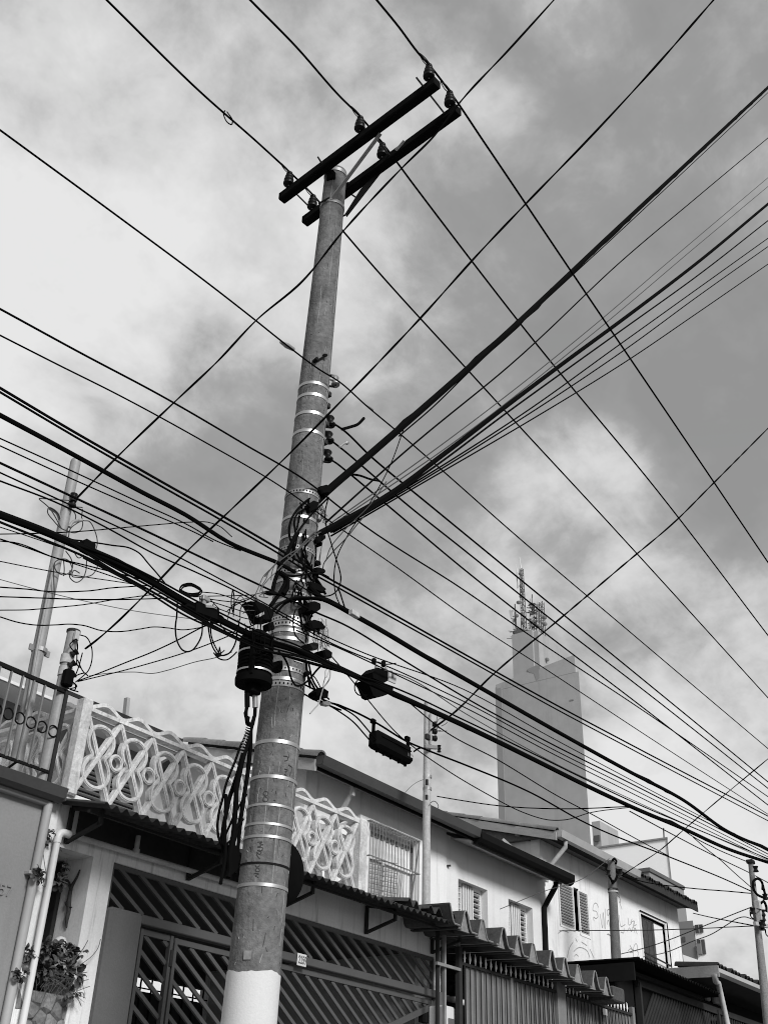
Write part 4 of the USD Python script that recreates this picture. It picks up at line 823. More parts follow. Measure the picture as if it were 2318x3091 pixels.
for z in (0.0, .6, 1.2, wz - .1, 'top'):
    zz_ = (wz + .010 * np.sin(ang * 3 + .5) + .004 * np.sin(ang * 7 + 1) + .003 * np.sin(ang * 17)) if z == 'top' else np.full(n, z); a = np.array([pax(q) for q in zz_]); r = np.array([prad(q) for q in zz_]) + .0035
    V.append(np.stack([a[:, 0] + r * np.cos(ang), a[:, 1] + r * np.sin(ang), zz_], 1))
V.append(np.stack([a[:, 0] + (r - .006) * np.cos(ang), a[:, 1] + (r - .006) * np.sin(ang), zz_ + .001], 1))
i, j = np.meshgrid(np.arange(len(V) - 1), np.arange(n), indexing='ij'); pb.add(np.vstack(V), np.stack([i * n + j, i * n + (j + 1) % n, (i + 1) * n + (j + 1) % n, (i + 1) * n + j], -1).reshape(-1, 4))
put('painted_foot', pb, 'pole_paint', POLE, smooth=40)
def ring(z, h, t, mb=None, gap=.002, tilt=(0, 0)):
    mb = mb or MB(); r = prad(z) + gap; ax_ = PD_ + np.array([tilt[0], tilt[1], 0]); return mb.rev([(r, -h / 2), (r + t, -h / 2), (r + t, h / 2), (r, h / 2), (r, -h / 2)], pax(z), ax_, 40)
def strap(c, p, h, mat='steel', perf=False, t=.0035, name=None, tilt=(0, 0)):
    z = pole_z(c, p); s = put(name or ('perforated_band' if perf else 'strap'), ring(z, h, t, tilt=tilt), mat, POLE, smooth=40)
    if perf:
        hm = MB(); r = prad(z) + .002 + t + .0012
        for k in range(34):
            b = k * 2 * np.pi / 34; o = pax(z); e = np.array([math.cos(b), math.sin(b), 0]); tt = np.array([-e[1], e[0], 0])
            hm.hull([o + e * rr + tt * x + np.array([0, 0, q]) for rr in (r - .002, r) for x, q in ((-.007, -.002), (-.004, -h * .22), (.004, -h * .22), (.007, -.002), (.007, .002), (.004, h * .22), (-.004, h * .22), (-.007, .002))])
        put('slots', hm, 'black_iron', s, kind='stuff')
    return z
for y in (500, 615, 795, 980): 
    z = strap(C7, (470 - (y - 500) * .15, y + 5), .036); put('clamp_bolt', MB().cbox(*(lambda o: (o[0] - .02, o[0] + .03, o[1] - .03, o[1] + .02, z - .03, z + .03))(pax(z) + np.array([prad(z) * .75, -prad(z) * .62, 0])), .006), 'dark_iron', POLE)
for c, p, perf, h in ((C4, (850, 410), True, .042), (C4, (800, 650), False, .03), (C4, (760, 832), False, .030), (C4, (700, 948), True, .042), (C4, (720, 1170), True, .044), (C4, (740, 1252), False, .028), (C4, (700, 1380), True, .044), (C4, (690, 1450), False, .03),
                   (C4, (640, 1620), True, .046), (C4, (650, 1672), True, .050), (C4, (660, 1735), False, .034), (C4, (680, 1812), False, .03), (CP, (900, 690), True, .040), (CP, (830, 810), False, .030), (CP, (850, 880), True, .046),
                   (CP, (780, 1600), False, .032), (CP, (760, 2045), False, .028), (R1, (0, 0), None, 0)):
    if perf is not None: strap(c, p, h, 'steel' if not perf else 'dull_steel' if p[1] in (410, 948, 1170, 1380, 690, 880) else 'steel', perf)
Z1 = crop(0, 1900, 1000)
for (x, y), h in (((1330, 875), .020), ((1320, 970), .020), ((1315, 1033), .022), ((1295, 1275), .026)): strap(Z1, (x, y), h)
zd = strap(Z1, (1310, 1168), .016, 'black_iron', name='dark_band')
for p in ((640, 965), (600, 1190)):
    z = strap(C5, p, .05, 'dull_steel', t=.006, name='collar')
    for s_ in (-1, 1): put('collar_bolt', MB().tube([pax(z) + [s_ * (prad(z) + .02), -.08, 0], pax(z) + [s_ * (prad(z) + .02), .08, 0]], .012, 6), 'dark_iron', POLE)
for k, (an, mt) in enumerate(((-2.05, 'cement_edge'), (-2.62, 'pole_seam'), (-1.35, 'pole_seam'))):
    for j in range(9):
        z0_ = rng.uniform(2.5, 10.8); L_ = rng.uniform(.15, .9); Q = []
        for z in np.linspace(z0_, min(z0_ + L_, 11.3), 8):
            e_ = an + .02 * math.sin(z * 9 + k) + rng.uniform(-.018, .018); Q.append(pax(z) + np.array([math.cos(e_), math.sin(e_), 0]) * (prad(z) - .001))
        put('mould_seam', MB().tube(Q, rng.uniform(.0025, .0045), 5), 'pole_seam', POLE)
for mt in ('pole_seam', 'pole_dark'):
    sc = MB()
    for k in range(170 if mt == 'pole_seam' else 260):
        z = rng.uniform(2.5, 8.5) if k % 3 else rng.uniform(2.5, 11.2); e_ = rng.uniform(-3.3, -.6); de = rng.uniform(-.10, .10); dz = rng.uniform(-.03, .03) if rng.random() < .7 else rng.uniform(-.12, .12); Q = []
        for t in np.linspace(0, 1, 5):
            zz_ = z + dz * t + .01 * math.sin(t * 3 + k); ee = e_ + de * t; Q.append(pax(zz_) + np.array([math.cos(ee), math.sin(ee), 0]) * (prad(zz_) - .0008))
        sc.tube(Q, rng.uniform(.0016, .0045), 4)
    put('scuffs', sc, mt, POLE, kind='stuff')
# crossarms
ZA = 11.34
def armpt(p, z=ZA): return UZ(C5, p, z)
arms = []
for p, q_ in (((240, 1180), (1350, 350)), ((405, 1345), (1500, 545))):
    a, b = armpt(p), armpt(q_); d_ = (b - a) / np.linalg.norm(b - a); sde = np.cross(d_, (0, 0, 1)); W2, H2_ = .055, .060; ch = .014
    pr = [(-W2 + ch, -H2_), (W2 - ch, -H2_), (W2, -H2_ + ch), (W2, H2_ - ch), (W2 - ch, H2_), (-W2 + ch, H2_), (-W2, H2_ - ch), (-W2, -H2_ + ch)]
    arms.append(put('crossarm', MB().hull([e + sde * x + np.array([0, 0, y]) for e in (a, b) for x, y in pr]), 'wood', POLE, label='timber crossarm on the near face of the pole' if p[0] == 240 else 'timber crossarm behind the pole top'))
    if p[0] == 240: A1a, A1b, A1d = a, b, d_
    else: A2a, A2b, A2d = a, b, d_
def insul(p, host, on):                            # pin insulator standing on an arm: found by its foot
    o = UZ(C5, p, ZA + .06)
    prf = [(.010, -.02), (.016, .0), (.030, .0), (.062, .012), (.066, .03), (.046, .045), (.050, .055), (.060, .065), (.060, .078), (.040, .092), (.044, .10), (.052, .11), (.050, .122), (.034, .135), (.030, .148), (.040, .158), (.036, .175), (.014, .188), (.001, .19)]
    ins = put('pin_insulator', MB().rev([(r, h * 1.25) for r, h in prf], o, n=18), 'porcelain', POLE, smooth=50)
    put('tie_wire', MB().tube(catmull([o + [0.0, .0, .20], o + [-.05, .03, .235], o + [-.16, .02, .235 + .03], o + [-.12, -.02, .21], o + [-.03, -.03, .195]], 5), .006, 5), 'dark_iron', ins); return o
insP = [insul(p, None, 0) for p in ((1290, 318), (795, 690), (285, 1085), (1440, 510), (955, 880), (455, 1250))]
for p, q_ in (((1225, 345), (1385, 550)), ((510, 905), (600, 1050)), ((350, 1155), (420, 1225)), ((905, 735), (1000, 860)), ((735, 1150), (765, 1170))):
    a, b = armpt(p), armpt(q_); put('tie_rod', MB().tube([a + (a - b) * .15 , b + (b - a) * .1], .011, 6), 'dark_iron', POLE)
za = pole_z(C5, (600, 1190))
ba, bb = UZ(C5, (945, 715), ZA - .07), pax(za) + [-.12, -.10, .02]
put('brace', MB().bar(ba, bb, .045, .012, up=(0, 1, .5)), 'brace', POLE)
bx = 6.80; bq = [UX(C5, p, bx) for p in ((1045, 865), (1000, 905), (800, 1115), (760, 1180), (690, 1290), (700, 1310), (770, 1190), (940, 1000))]
put('brace', MB().hull([q + [dx, 0, 0] for q in bq for dx in (0, .012)]), 'black_iron', POLE)
put('stud', MB().bar(UZ(C5, (1055, 835), ZA - .07), UZ(C5, (1115, 765), ZA - .07), .03, .006), 'steel', POLE)
put('arm_plate', MB().cbox(*(lambda o: (o[0] - .06, o[0] + .02, o[1] - .06, o[1] + .04, o[2] - .18, o[2] - .05))(UZ(C5, (600, 990), ZA)), .01), 'wood', POLE)
# spool insulators of the low-voltage rack, on the street side
spools = []
for p in ((700, 500), (655, 905), (640, 1065), (630, 1250)):
    o = UY(C7, p, 5.86); 
    if p[1] == 500: put('rack_arm', MB().bar(o + [-.20, .06, -.03], o + [.0, 0, 0.03], .03, .05, c=.005), 'dull_steel', POLE)
    prf = [(.012, -.06), (.045, -.06), (.05, -.045), (.032, -.02), (.028, 0), (.032, .02), (.05, .045), (.045, .06), (.012, .06)]
    s_ = put('spool_insulator', MB().rev(prf, o, (0, .25, 1), 16), 'porcelain' if p[1] != 500 else 'dull_steel', POLE, smooth=40); put('clevis', MB().bar(o + [0, 0, .075], o + [-.10, .10, .075], .03, .008).bar(o + [0, 0, -.075], o + [-.10, .10, -.075], .03, .008), 'dark_iron', s_); spools.append(o)
put('step_bolt', MB().tube([on_pole(C7, (490, 300)), on_pole(C7, (490, 300)) + [-.02, -.06, 0]], .02, 8).tube([on_pole(C7, (500, 305)) + [0, -.02, 0], on_pole(C7, (585, 250)) + [0, -.03, 0]], .010, 6).tube([on_pole(C7, (575, 255)) + [0, -.05, 0], on_pole(C7, (590, 240))], .018, 8), 'black_iron', POLE)
pl_ = on_pole(CP, (1045, 600)); a, b, c_, e_ = [on_pole(CP, p, .006) for p in ((995, 560), (1100, 590), (1095, 640), (990, 605))]
put('inspection_tag', MB().hull([a, b, c_, e_] + [q - np.array([.004, .004, 0]) for q in (a, b, c_, e_)]), 'label', POLE)
a, b, c_, e_ = [on_pole(R3, p, .005) for p in ((1280, 1065), (1360, 1065), (1350, 1155), (1275, 1155))]
put('moulded_mark', MB().hull([a, b, c_, e_] + [q - np.array([.003, .004, 0]) for q in (a, b, c_, e_)]), 'cement_edge', POLE)
def pole_strokes(lines, c, r, name, mat='ink'):
    m = MB()
    for L in lines:
        P = catmull([np.array([x, y, 0.]) for x, y in L], 6); m.tube([on_pole(c, p[:2], .0) for p in P], r, 5)
    return put(name, m, mat, POLE)
pole_strokes([[(1330, 835), (1320, 822), (1328, 812), (1342, 818), (1338, 832), (1322, 842), (1320, 858), (1332, 864), (1342, 854), (1332, 838)]], Z1, .0055, 'painted_figure')
cj = [[(715, 1580), (775, 1580), (740, 1600), (780, 1610), (715, 1640), (775, 1650), (770, 1680), (715, 1680), (760, 1705), (740, 1730), (705, 1700), (715, 1750), (745, 1785)], [(740, 1840), (735, 1870), (700, 1880), (690, 1860)], [(730, 1895), (740, 1930), (700, 1935), (695, 1905), (725, 1895)], [(680, 1960), (730, 1965), (690, 1990), (725, 2010)], [(620, 1640), (640, 1650), (640, 1690)], [(860, 1800), (860, 1801)]]
pole_strokes(cj[:5], CJ, .0045, 'painted_letters')
pole_strokes([[(1420, 635), (1440, 640), (1440, 655), (1425, 660)], [(1425, 700), (1440, 705), (1428, 715)], [(1445, 680), (1460, 690), (1450, 735)], [(1425, 725), (1440, 740)]], Z1, .0045, 'painted_letters')
pole_strokes([[(1350, 1030), (1372, 1035), (1370, 1060)], [(1350, 1050), (1385, 1040)], [(1395, 1030), (1400, 1090)]], Z1, .0040, 'painted_letters')

# dark dish strapped behind the pole
do = UY(crop(700, 2150, 800), (325, 1000), 6.34); dn = np.array([-.12, -.99, -.05])
DI = thing('round_dish', 'black round dish strapped behind the concrete pole beside the balustrade', 'dish')
put('bowl', MB().rev([(.001, .035), (.10, .03), (.20, .012), (.265, -.02), (.285, -.04), (.275, -.05), (.20, -.02), (.10, 0), (.001, .005)], do, dn, 36), 'plastic', DI, smooth=40)
put('bracket', MB().tube([do - dn * .0, do - dn * .12], .02, 8), 'dark_iron', DI)

# splice case hanging from the lowest bundle, left of the pole
SC = thing('splice_case', 'big black ribbed cable splice case with two steel straps hanging left of the pole', 'splice case')
c0 = UY(CP, (478, 880), 5.62); c1 = UY(CP, (530, 290), 5.62); cax = (c1 - c0) / np.linalg.norm(c1 - c0); Ls = float(np.linalg.norm(c1 - c0)); RS = .142
prf = [(.06, -.02), (RS + .008, -.02), (RS + .012, .02), (RS + .008, .04), (RS - .004, .045)]
h = .06
while h < Ls * .92: prf += [(RS - .006, h), (RS + .002, h + .008), (RS + .002, h + .018), (RS - .006, h + .026)]; h += .030
prf += [(RS - .006, Ls * .94), (RS * .75, Ls), (.05, Ls + .04), (.001, Ls + .04)]
put('body', MB().rev([(0.001, -.02)] + prf, c0, cax, 36), 'plastic', SC, smooth=35)
for p in ((500, 400), (470, 640)):
    t = float((UY(CP, (p[0], p[1] + 20), 5.50) - c0) @ cax); put('strap', MB().rev([(RS + .0, t), (RS + .006, t), (RS + .006, t + .016), (RS + .0, t + .016)], c0, cax, 36), 'steel', SC, smooth=40)
put('nozzle', MB().cbox(c0[0] - .055, c0[0] + .055, c0[1] - .05, c0[1] + .05, c0[2] - .10, c0[2] - .01, .012), 'plastic', SC)
put('spine', MB().bar(c0 + [-RS * .86, -RS * .55, .02], c1 + [-RS * .86, -RS * .55, -.05], .04, .03, up=(1, 0, 0)), 'plastic', SC)

# ------------------------------------------------------------------ wires
def wpoints(pts, YA, YB, c=CD, plane=None):
    pts = [src(c, p) for p in pts]
    if plane is not None:
        A, B = plane; nn = np.array([B[1] - A[1], -(B[0] - A[0]), 0.0]); return np.array([EYE + ray(*p) * (nn @ (A - EYE)) / (nn @ ray(*p)) for p in pts])
    A = EYE + ray(*pts[0]) * (YA / ray(*pts[0])[1]); B = EYE + ray(*pts[-1]) * (YB / ray(*pts[-1])[1]); nn = np.array([B[1] - A[1], -(B[0] - A[0]), 0.0]); P = []
    for p in pts:
        d = ray(*p); P.append(EYE + d * (nn @ (A - EYE)) / (nn @ d))
    return np.array(P)
CABLES = []
def wire(name, label, pts, wpx, YA, YB=None, e0=0.0, e1=0.0, twist=False, group=None, mat='cable', c=CD, cat='cable', n=10, parent=None, rough=0.0, plane=None):
    P = wpoints(pts, YA, YA if YB is None else YB, c, plane); P = catmull(P, n)
    if e0: d = P[0] - P[3]; d /= np.linalg.norm(d); P = np.vstack([P[0] + d * e0, P[0] + d * e0 * .5, P])
    if e1: d = P[-1] - P[-4]; d /= np.linalg.norm(d); P = np.vstack([P, P[-1] + d * e1 * .5, P[-1] + d * e1])
    f_ = FPX * .7157; wpx = wpx * (1.0 if wpx < 3.3 else .84 if wpx < 8 else 1.12); r = np.array([wpx / f_ * max(depth(p), 2.0) / 2 for p in P]); r = np.full(len(P), float(np.median(r[2:-2])) if len(r) > 6 else float(r.mean()))
    m = MB()
    if twist:
        L = np.concatenate([[0], np.cumsum(np.linalg.norm(np.diff(P, axis=0), axis=1))]); S = np.arange(0, L[-1], .045); Q = np.stack([np.interp(S, L, P[:, k]) for k in range(3)], 1); t = np.gradient(Q, axis=0); t /= np.linalg.norm(t, axis=1, keepdims=True); a = np.cross(t, (0, 0, 1.)); a /= np.linalg.norm(a, axis=1, keepdims=True); b = np.cross(a, t); ph = S / 1.15 * 2 * np.pi
        ph = ph + 1.1 * np.sin(S * 1.3) + .6 * np.sin(S * 3.1)
        off = (a * np.cos(ph)[:, None] + b * np.sin(ph)[:, None]) * r[0] * .34
        m.tube(Q + off, r[0] * .56, 5); m.tube(Q - off, r[0] * .56, 5)
    else:
        if rough:
            L = np.concatenate([[0], np.cumsum(np.linalg.norm(np.diff(P, axis=0), axis=1))]); S = np.arange(0, L[-1], .10); Q = np.stack([np.interp(S, L, P[:, k]) for k in range(3)], 1)
            for s_ in range(5):
                w_ = np.stack([np.interp(S, np.arange(0, L[-1] + 1, .7), nrg.normal(0, 1, len(np.arange(0, L[-1] + 1, .7)))) for k in range(3)], 1); m.tube(Q + w_ * r[0] * .26 * (1 if s_ else 0), r[0] * (.80 if s_ == 0 else .42), 7)
        else: m.tube(P, r, 7)
    if parent is None: p_ = put(name, m, mat, None, smooth=50, label=label, cat=cat, group=group)
    else: p_ = put(name, m, mat, parent, smooth=50)
    CABLES.append((label, P)); return P
# primary conductors over the crossarms
def primary(i1, i2, pts0, pts1, label):
    Yy = 5.9; o1, o2 = insP[i1] + [0, 0, .235], insP[i2] + [0, 0, .235]
    a = [UY(CD, p, o1[1] + .0) for p in pts0]; b = [UY(CD, p, o2[1]) for p in pts1]
    P = catmull(np.array(a + [o1, o2] + b), 10); d0 = P[0] - P[4]; d0 /= np.linalg.norm(d0); d1 = P[-1] - P[-5]; d1 /= np.linalg.norm(d1)
    P = np.vstack([P[0] + d0 * 12, P, P[-1] + d1 * 14]); put('power_conductor', MB().tube(P, .0125, 7), 'cable', None, smooth=50, label=label, cat='cable')
primary(2, 5, [(232, 0), (430, 195), (560, 310)], [(745, 503), (1025, 815), (1319, 1134), (1659, 1508)], 'leftmost of the three bare conductors carried by the crossarm insulators')
primary(1, 4, [(542, 0), (640, 100), (735, 208)], [(895, 400), (1125, 700), (1420, 1060), (1659, 1373)], 'middle of the three bare conductors carried by the crossarm insulators')
primary(0, 3, [(815, 0), (860, 55), (905, 115)], [(1045, 305), (1240, 595), (1460, 920), (1659, 1215)], 'rightmost of the three bare conductors carried by the crossarm insulators')
# twisted service lines from the house masts across the street
wire('service_line', 'twisted service line from the tall left mast passing just below the crossarms', [(166, 1076), (250, 990), (375, 870), (470, 780), (555, 690), (650, 610), (740, 500), (870, 360), (940, 290), (995, 218), (1100, 105), (1195, 0)], 7, 8.3, 2.75, e1=9, twist=True)
wire('service_line', 'twisted service line from the short left mast crossing the pole at its spool insulators', [(184, 1402), (205, 1386), (329, 1269), (400, 1195), (500, 1100), (620, 985), (735, 868), (905, 690), (1040, 540), (1135, 440), (1280, 290), (1400, 160), (1540, 0)], 7, 8.1, 1.15, e1=9, twist=True)
wire('service_line', 'twisted service line rising from the slim pale mast past the tower to the right edge', [(930, 1578), (975, 1545), (1060, 1462), (1200, 1345), (1350, 1218), (1460, 1125), (1530, 1055), (1659, 925)], 5.5, 8.7, 4.4, e1=9, twist=True)
wire('service_line', 'twisted service line rising from the graffiti wall mast to the lower right edge', [src_ for src_ in ((1344, 1892), (1380, 1868), (1420, 1842), (1473, 1797), (1525, 1752), (1659, 1640))], 3.4, 8.75, 5.5, e1=9, twist=True)
# heavy bundle and fan to the upper right
T1P = wpoints([(672, 1095), (1659, 188)], 5.78, 2.9)
wire('cable_bundle', 'thick black cable bundle rising from the pole to the upper right edge', [(672, 1095), (700, 1068), (790, 990), (1010, 797), (1330, 497), (1659, 188)], 17, 5.78, 2.9, e1=9, rough=.5)
wire('service_drop', 'thin wire strung just under the thick bundle rising to the upper right', [(862, 942), (930, 884), (1010, 806), (1332, 506), (1659, 199)], 3, 5.0, 2.88, e1=8, plane=T1P)
G = 'thin wires fanning from the pole to the right edge'
wire('fan_wire', 'uppermost thin wire of the fan below the thick bundle, ending highest on the right edge', [(705, 1128), (870, 980), (1100, 790), (1335, 570), (1500, 430), (1659, 297)], 3, 5.8, 3.0, e1=8, group=G, mat='cable')
wire('fan_wire', 'faint grey wire of the fan, second highest on the right edge', [(712, 1132), (900, 1000), (1100, 850), (1250, 730), (1450, 560), (1659, 383)], 2.2, 5.8, 3.0, e1=8, group=G, mat='cable_grey')
wire('fan_wire', 'faint grey wire of the fan, just above its thickest cable', [(700, 1145), (960, 970), (1250, 745), (1500, 535), (1659, 402)], 2.0, 5.8, 3.0, e1=8, group=G, mat='cable_grey')
wire('fan_cable', 'thickest cable of the fan, from the pole clutter to the right edge', [(690, 1152), (760, 1115), (830, 1075), (960, 980), (1090, 880), (1220, 782), (1345, 690), (1500, 572), (1659, 440)], 9, 5.75, 3.0, e1=8, group=G)
wire('fan_cable', 'second thick cable of the fan, close under the thickest', [(690, 1158), (780, 1112), (900, 1035), (1090, 895), (1330, 722), (1500, 600), (1659, 476)], 5, 5.75, 3.0, e1=8, group=G)
wire('fan_wire', 'thin wire of the fan below its two thick cables', [(715, 1150), (900, 1040), (1120, 900), (1330, 750), (1500, 628), (1659, 514)], 3, 5.78, 3.0, e1=8, group=G)
wire('fan_wire', 'second lowest thin wire of the fan', [(720, 1150), (905, 1042), (1130, 902), (1350, 755), (1500, 645), (1659, 532)], 3.4, 5.78, 3.0, e1=8, group=G)
wire('fan_wire', 'lowest wire of the fan, ending lowest on the right edge', [(715, 1158), (910, 1045), (1150, 905), (1350, 782), (1500, 680), (1659, 570)], 2.8, 5.78, 3.0, e1=8, group=G)
wire('service_drop', 'thin slack wire dropping from the thick bundle to the pole clutter', [(872, 926), (845, 1000), (800, 1085), (752, 1155), (725, 1215), (722, 1262), (727, 1290), (738, 1314)], 2.6, float(wpoints([(872, 926)], 0, 0, CD, T1P)[0][1]), 5.7, mat='cable')
wire('service_drop', 'kinked thin wire falling beside the slack wire right of the pole', [(835, 1040), (800, 1090), (740, 1150), (713, 1185), (704, 1212)], 2.2, 5.3, 5.8, mat='cable_grey')
# street cables
def sw(label, pts, w_, Y=5.74, Y2=None, **k): return wire('street_cable', label, pts, w_, Y, Y2, e0=k.pop('e0', 6), e1=k.pop('e1', 12), **k)
sw('highest street wire on the left, spliced just before the pole', [(0, 280), (270, 478), (450, 612), (550, 690), (610, 738), (690, 798), (735, 826), (790, 875), (857, 931), (930, 994), (1101, 1145), (1360, 1365), (1659, 1618)], 4.2, 5.62)
sw('street cable dead-ended on the upper spool insulator', [(716, 912), (739, 927), (800, 985), (864, 1039), (907, 1074), (1002, 1152), (1180, 1298), (1360, 1445), (1659, 1690)], 5, 5.84, e0=0)
sw('street cable dead-ended on the middle spool insulator', [(713, 950), (734, 966), (800, 1022), (860, 1074), (1002, 1188), (1180, 1330), (1360, 1468), (1659, 1704)], 4.6, 5.84, e0=0)
sw('street cable dead-ended on the lower spool insulator with a twisted tail', [(710, 990), (730, 1003), (745, 1015), (810, 1069), (1002, 1230), (1180, 1370), (1360, 1507), (1659, 1740)], 4.6, 5.84, e0=0)
sw('upper of two thin street wires passing the pole below the spool insulators', [(0, 667), (170, 760), (345, 853), (520, 955), (690, 1060), (720, 1085), (1002, 1275), (1165, 1387), (1360, 1516), (1659, 1722)], 4.6, 5.70)
sw('lower of two thin street wires passing the pole below the spool insulators', [(0, 724), (120, 785), (250, 850), (430, 948), (620, 1060), (690, 1110), (860, 1228), (1002, 1331), (1180, 1447), (1360, 1566), (1659, 1760)], 3, 5.70)
sw('upper cable of the close pair of street cables', [(0, 838), (148, 926), (330, 1030), (501, 1127), (600, 1185), (660, 1222), (694, 1241), (779, 1288), (1002, 1413), (1180, 1512), (1360, 1608), (1659, 1764)], 6, 5.72)
sw('lower cable of the close pair of street cables', [(0, 847), (148, 935), (330, 1040), (501, 1137), (600, 1195), (660, 1232), (694, 1250), (779, 1297), (1002, 1421), (1180, 1521), (1360, 1617), (1659, 1774)], 5, 5.73)
wire('cable_bundle', 'lumpy black cable bundle running from the left edge to the pole above the coil ring', [(0, 897), (90, 945), (200, 1005), (300, 1060), (400, 1112), (500, 1175), (560, 1200), (600, 1216), (640, 1238)], 11, 5.7, e0=6, rough=.5)
wire('cable_bundle', 'lumpy black cable bundle with a white tag running from the pole to the right edge', [(668, 1268), (690, 1290), (712, 1300), (764, 1329), (823, 1362), (900, 1408), (1002, 1466), (1180, 1568), (1360, 1668), (1480, 1732), (1560, 1790), (1659, 1836)], 11.5, 5.7, e1=12, rough=.5)
tg = wpoints([(757, 1322), (773, 1332)], 5.64, 5.64); put('cable_tag', MB().bar(tg[0], tg[1], .052, .05, c=.004), 'label', None, label='white paper tag wrapped round the lumpy cable bundle right of the pole', cat='tag')
wire('trunk_bundle', 'thickest and lowest bundle of street cables, crossing before the pole and the splice case', [(0, 1112), (100, 1150), (190, 1190), (300, 1242), (400, 1300), (480, 1342), (560, 1380), (640, 1405), (700, 1430), (830, 1490), (1002, 1568), (1150, 1640), (1260, 1695), (1360, 1742), (1480, 1793), (1560, 1830), (1659, 1864)], 15, 5.46, 5.66, e0=6, e1=12, rough=.7)
wire('trunk_cable', 'single cable lying loosely on top of the thickest lowest bundle', [(0, 1128), (190, 1206), (400, 1318), (500, 1372), (560, 1398), (640, 1425), (700, 1442), (830, 1478), (1002, 1556), (1150, 1628), (1360, 1730), (1500, 1790), (1659, 1856)], 5, 5.42, 5.64, e0=6, e1=12)
wire('trunk_cable', 'single cable sagging under the thickest lowest bundle left of the pole', [(180, 1205), (300, 1268), (400, 1330), (470, 1362), (560, 1402), (650, 1420), (720, 1442), (800, 1480)], 5, 5.40)
for k, (o_, lb) in enumerate(((-14, 'loose cable running just above the thickest bundle left of the pole'), (12, 'loose cable running just under the thickest bundle left of the pole'), (22, 'lowest loose cable hugging the thickest bundle left of the splice case'))):
    wire('trunk_cable', lb, [(x, y + o_ * f_) for (x, y), f_ in zip(((150, 1172), (240, 1214), (330, 1260), (410, 1305), (490, 1347), (560, 1380), (640, 1405), (720, 1440)), (.0, .7, .9, 1.0, 1.1, 1.0, .8, .2))], 5, 5.44)
sw('heaviest of the street cables just below the close pair, entering the hexagonal clamp', [(0, 1000), (150, 1070), (300, 1140), (501, 1236), (640, 1302), (680, 1322), (740, 1348), (860, 1420), (1002, 1506), (1180, 1602), (1360, 1692), (1659, 1846)], 5, 5.66)
G2 = 'thin street wires between the bundles'
sw('thin street wire merging with the lumpy bundle from above at the left', [(0, 947), (150, 1015), (300, 1085), (420, 1142), (450, 1160), (520, 1190)], 3, 5.68, e1=0, group=G2)
sw('thin street wire close under the one merging with the lumpy bundle at the left', [(0, 963), (150, 1032), (300, 1098), (420, 1150), (460, 1170)], 3, 5.68, e1=0, group=G2)
sw('thin street wire next above the heaviest street cable right of the pole', [(0, 1021), (150, 1090), (300, 1160), (501, 1265), (620, 1330), (690, 1368), (760, 1400), (1002, 1490), (1180, 1588), (1360, 1684), (1659, 1840)], 3.4, 5.62, group=G2)
sw('thin slack street wire kinked at the left, next below the heaviest street cable', [(0, 1039), (120, 1085), (230, 1140), (330, 1195), (420, 1235), (501, 1273), (600, 1325), (700, 1382), (860, 1450), (1002, 1516), (1180, 1612), (1360, 1702), (1659, 1852)], 3.2, 5.62, group=G2)
sw('lowest thin street wire right of the pole, above the thickest bundle', [(640, 1362), (720, 1395), (860, 1460), (1002, 1528), (1180, 1622), (1360, 1712), (1659, 1858)], 2.6, 5.6, e0=0, group=G2)
sw('faint street wire touching the top of the thickest bundle at right', [(830, 1448), (870, 1460), (1002, 1540), (1180, 1640), (1360, 1726), (1659, 1860)], 2, 5.6, e0=0, group=G2, mat='cable_grey')
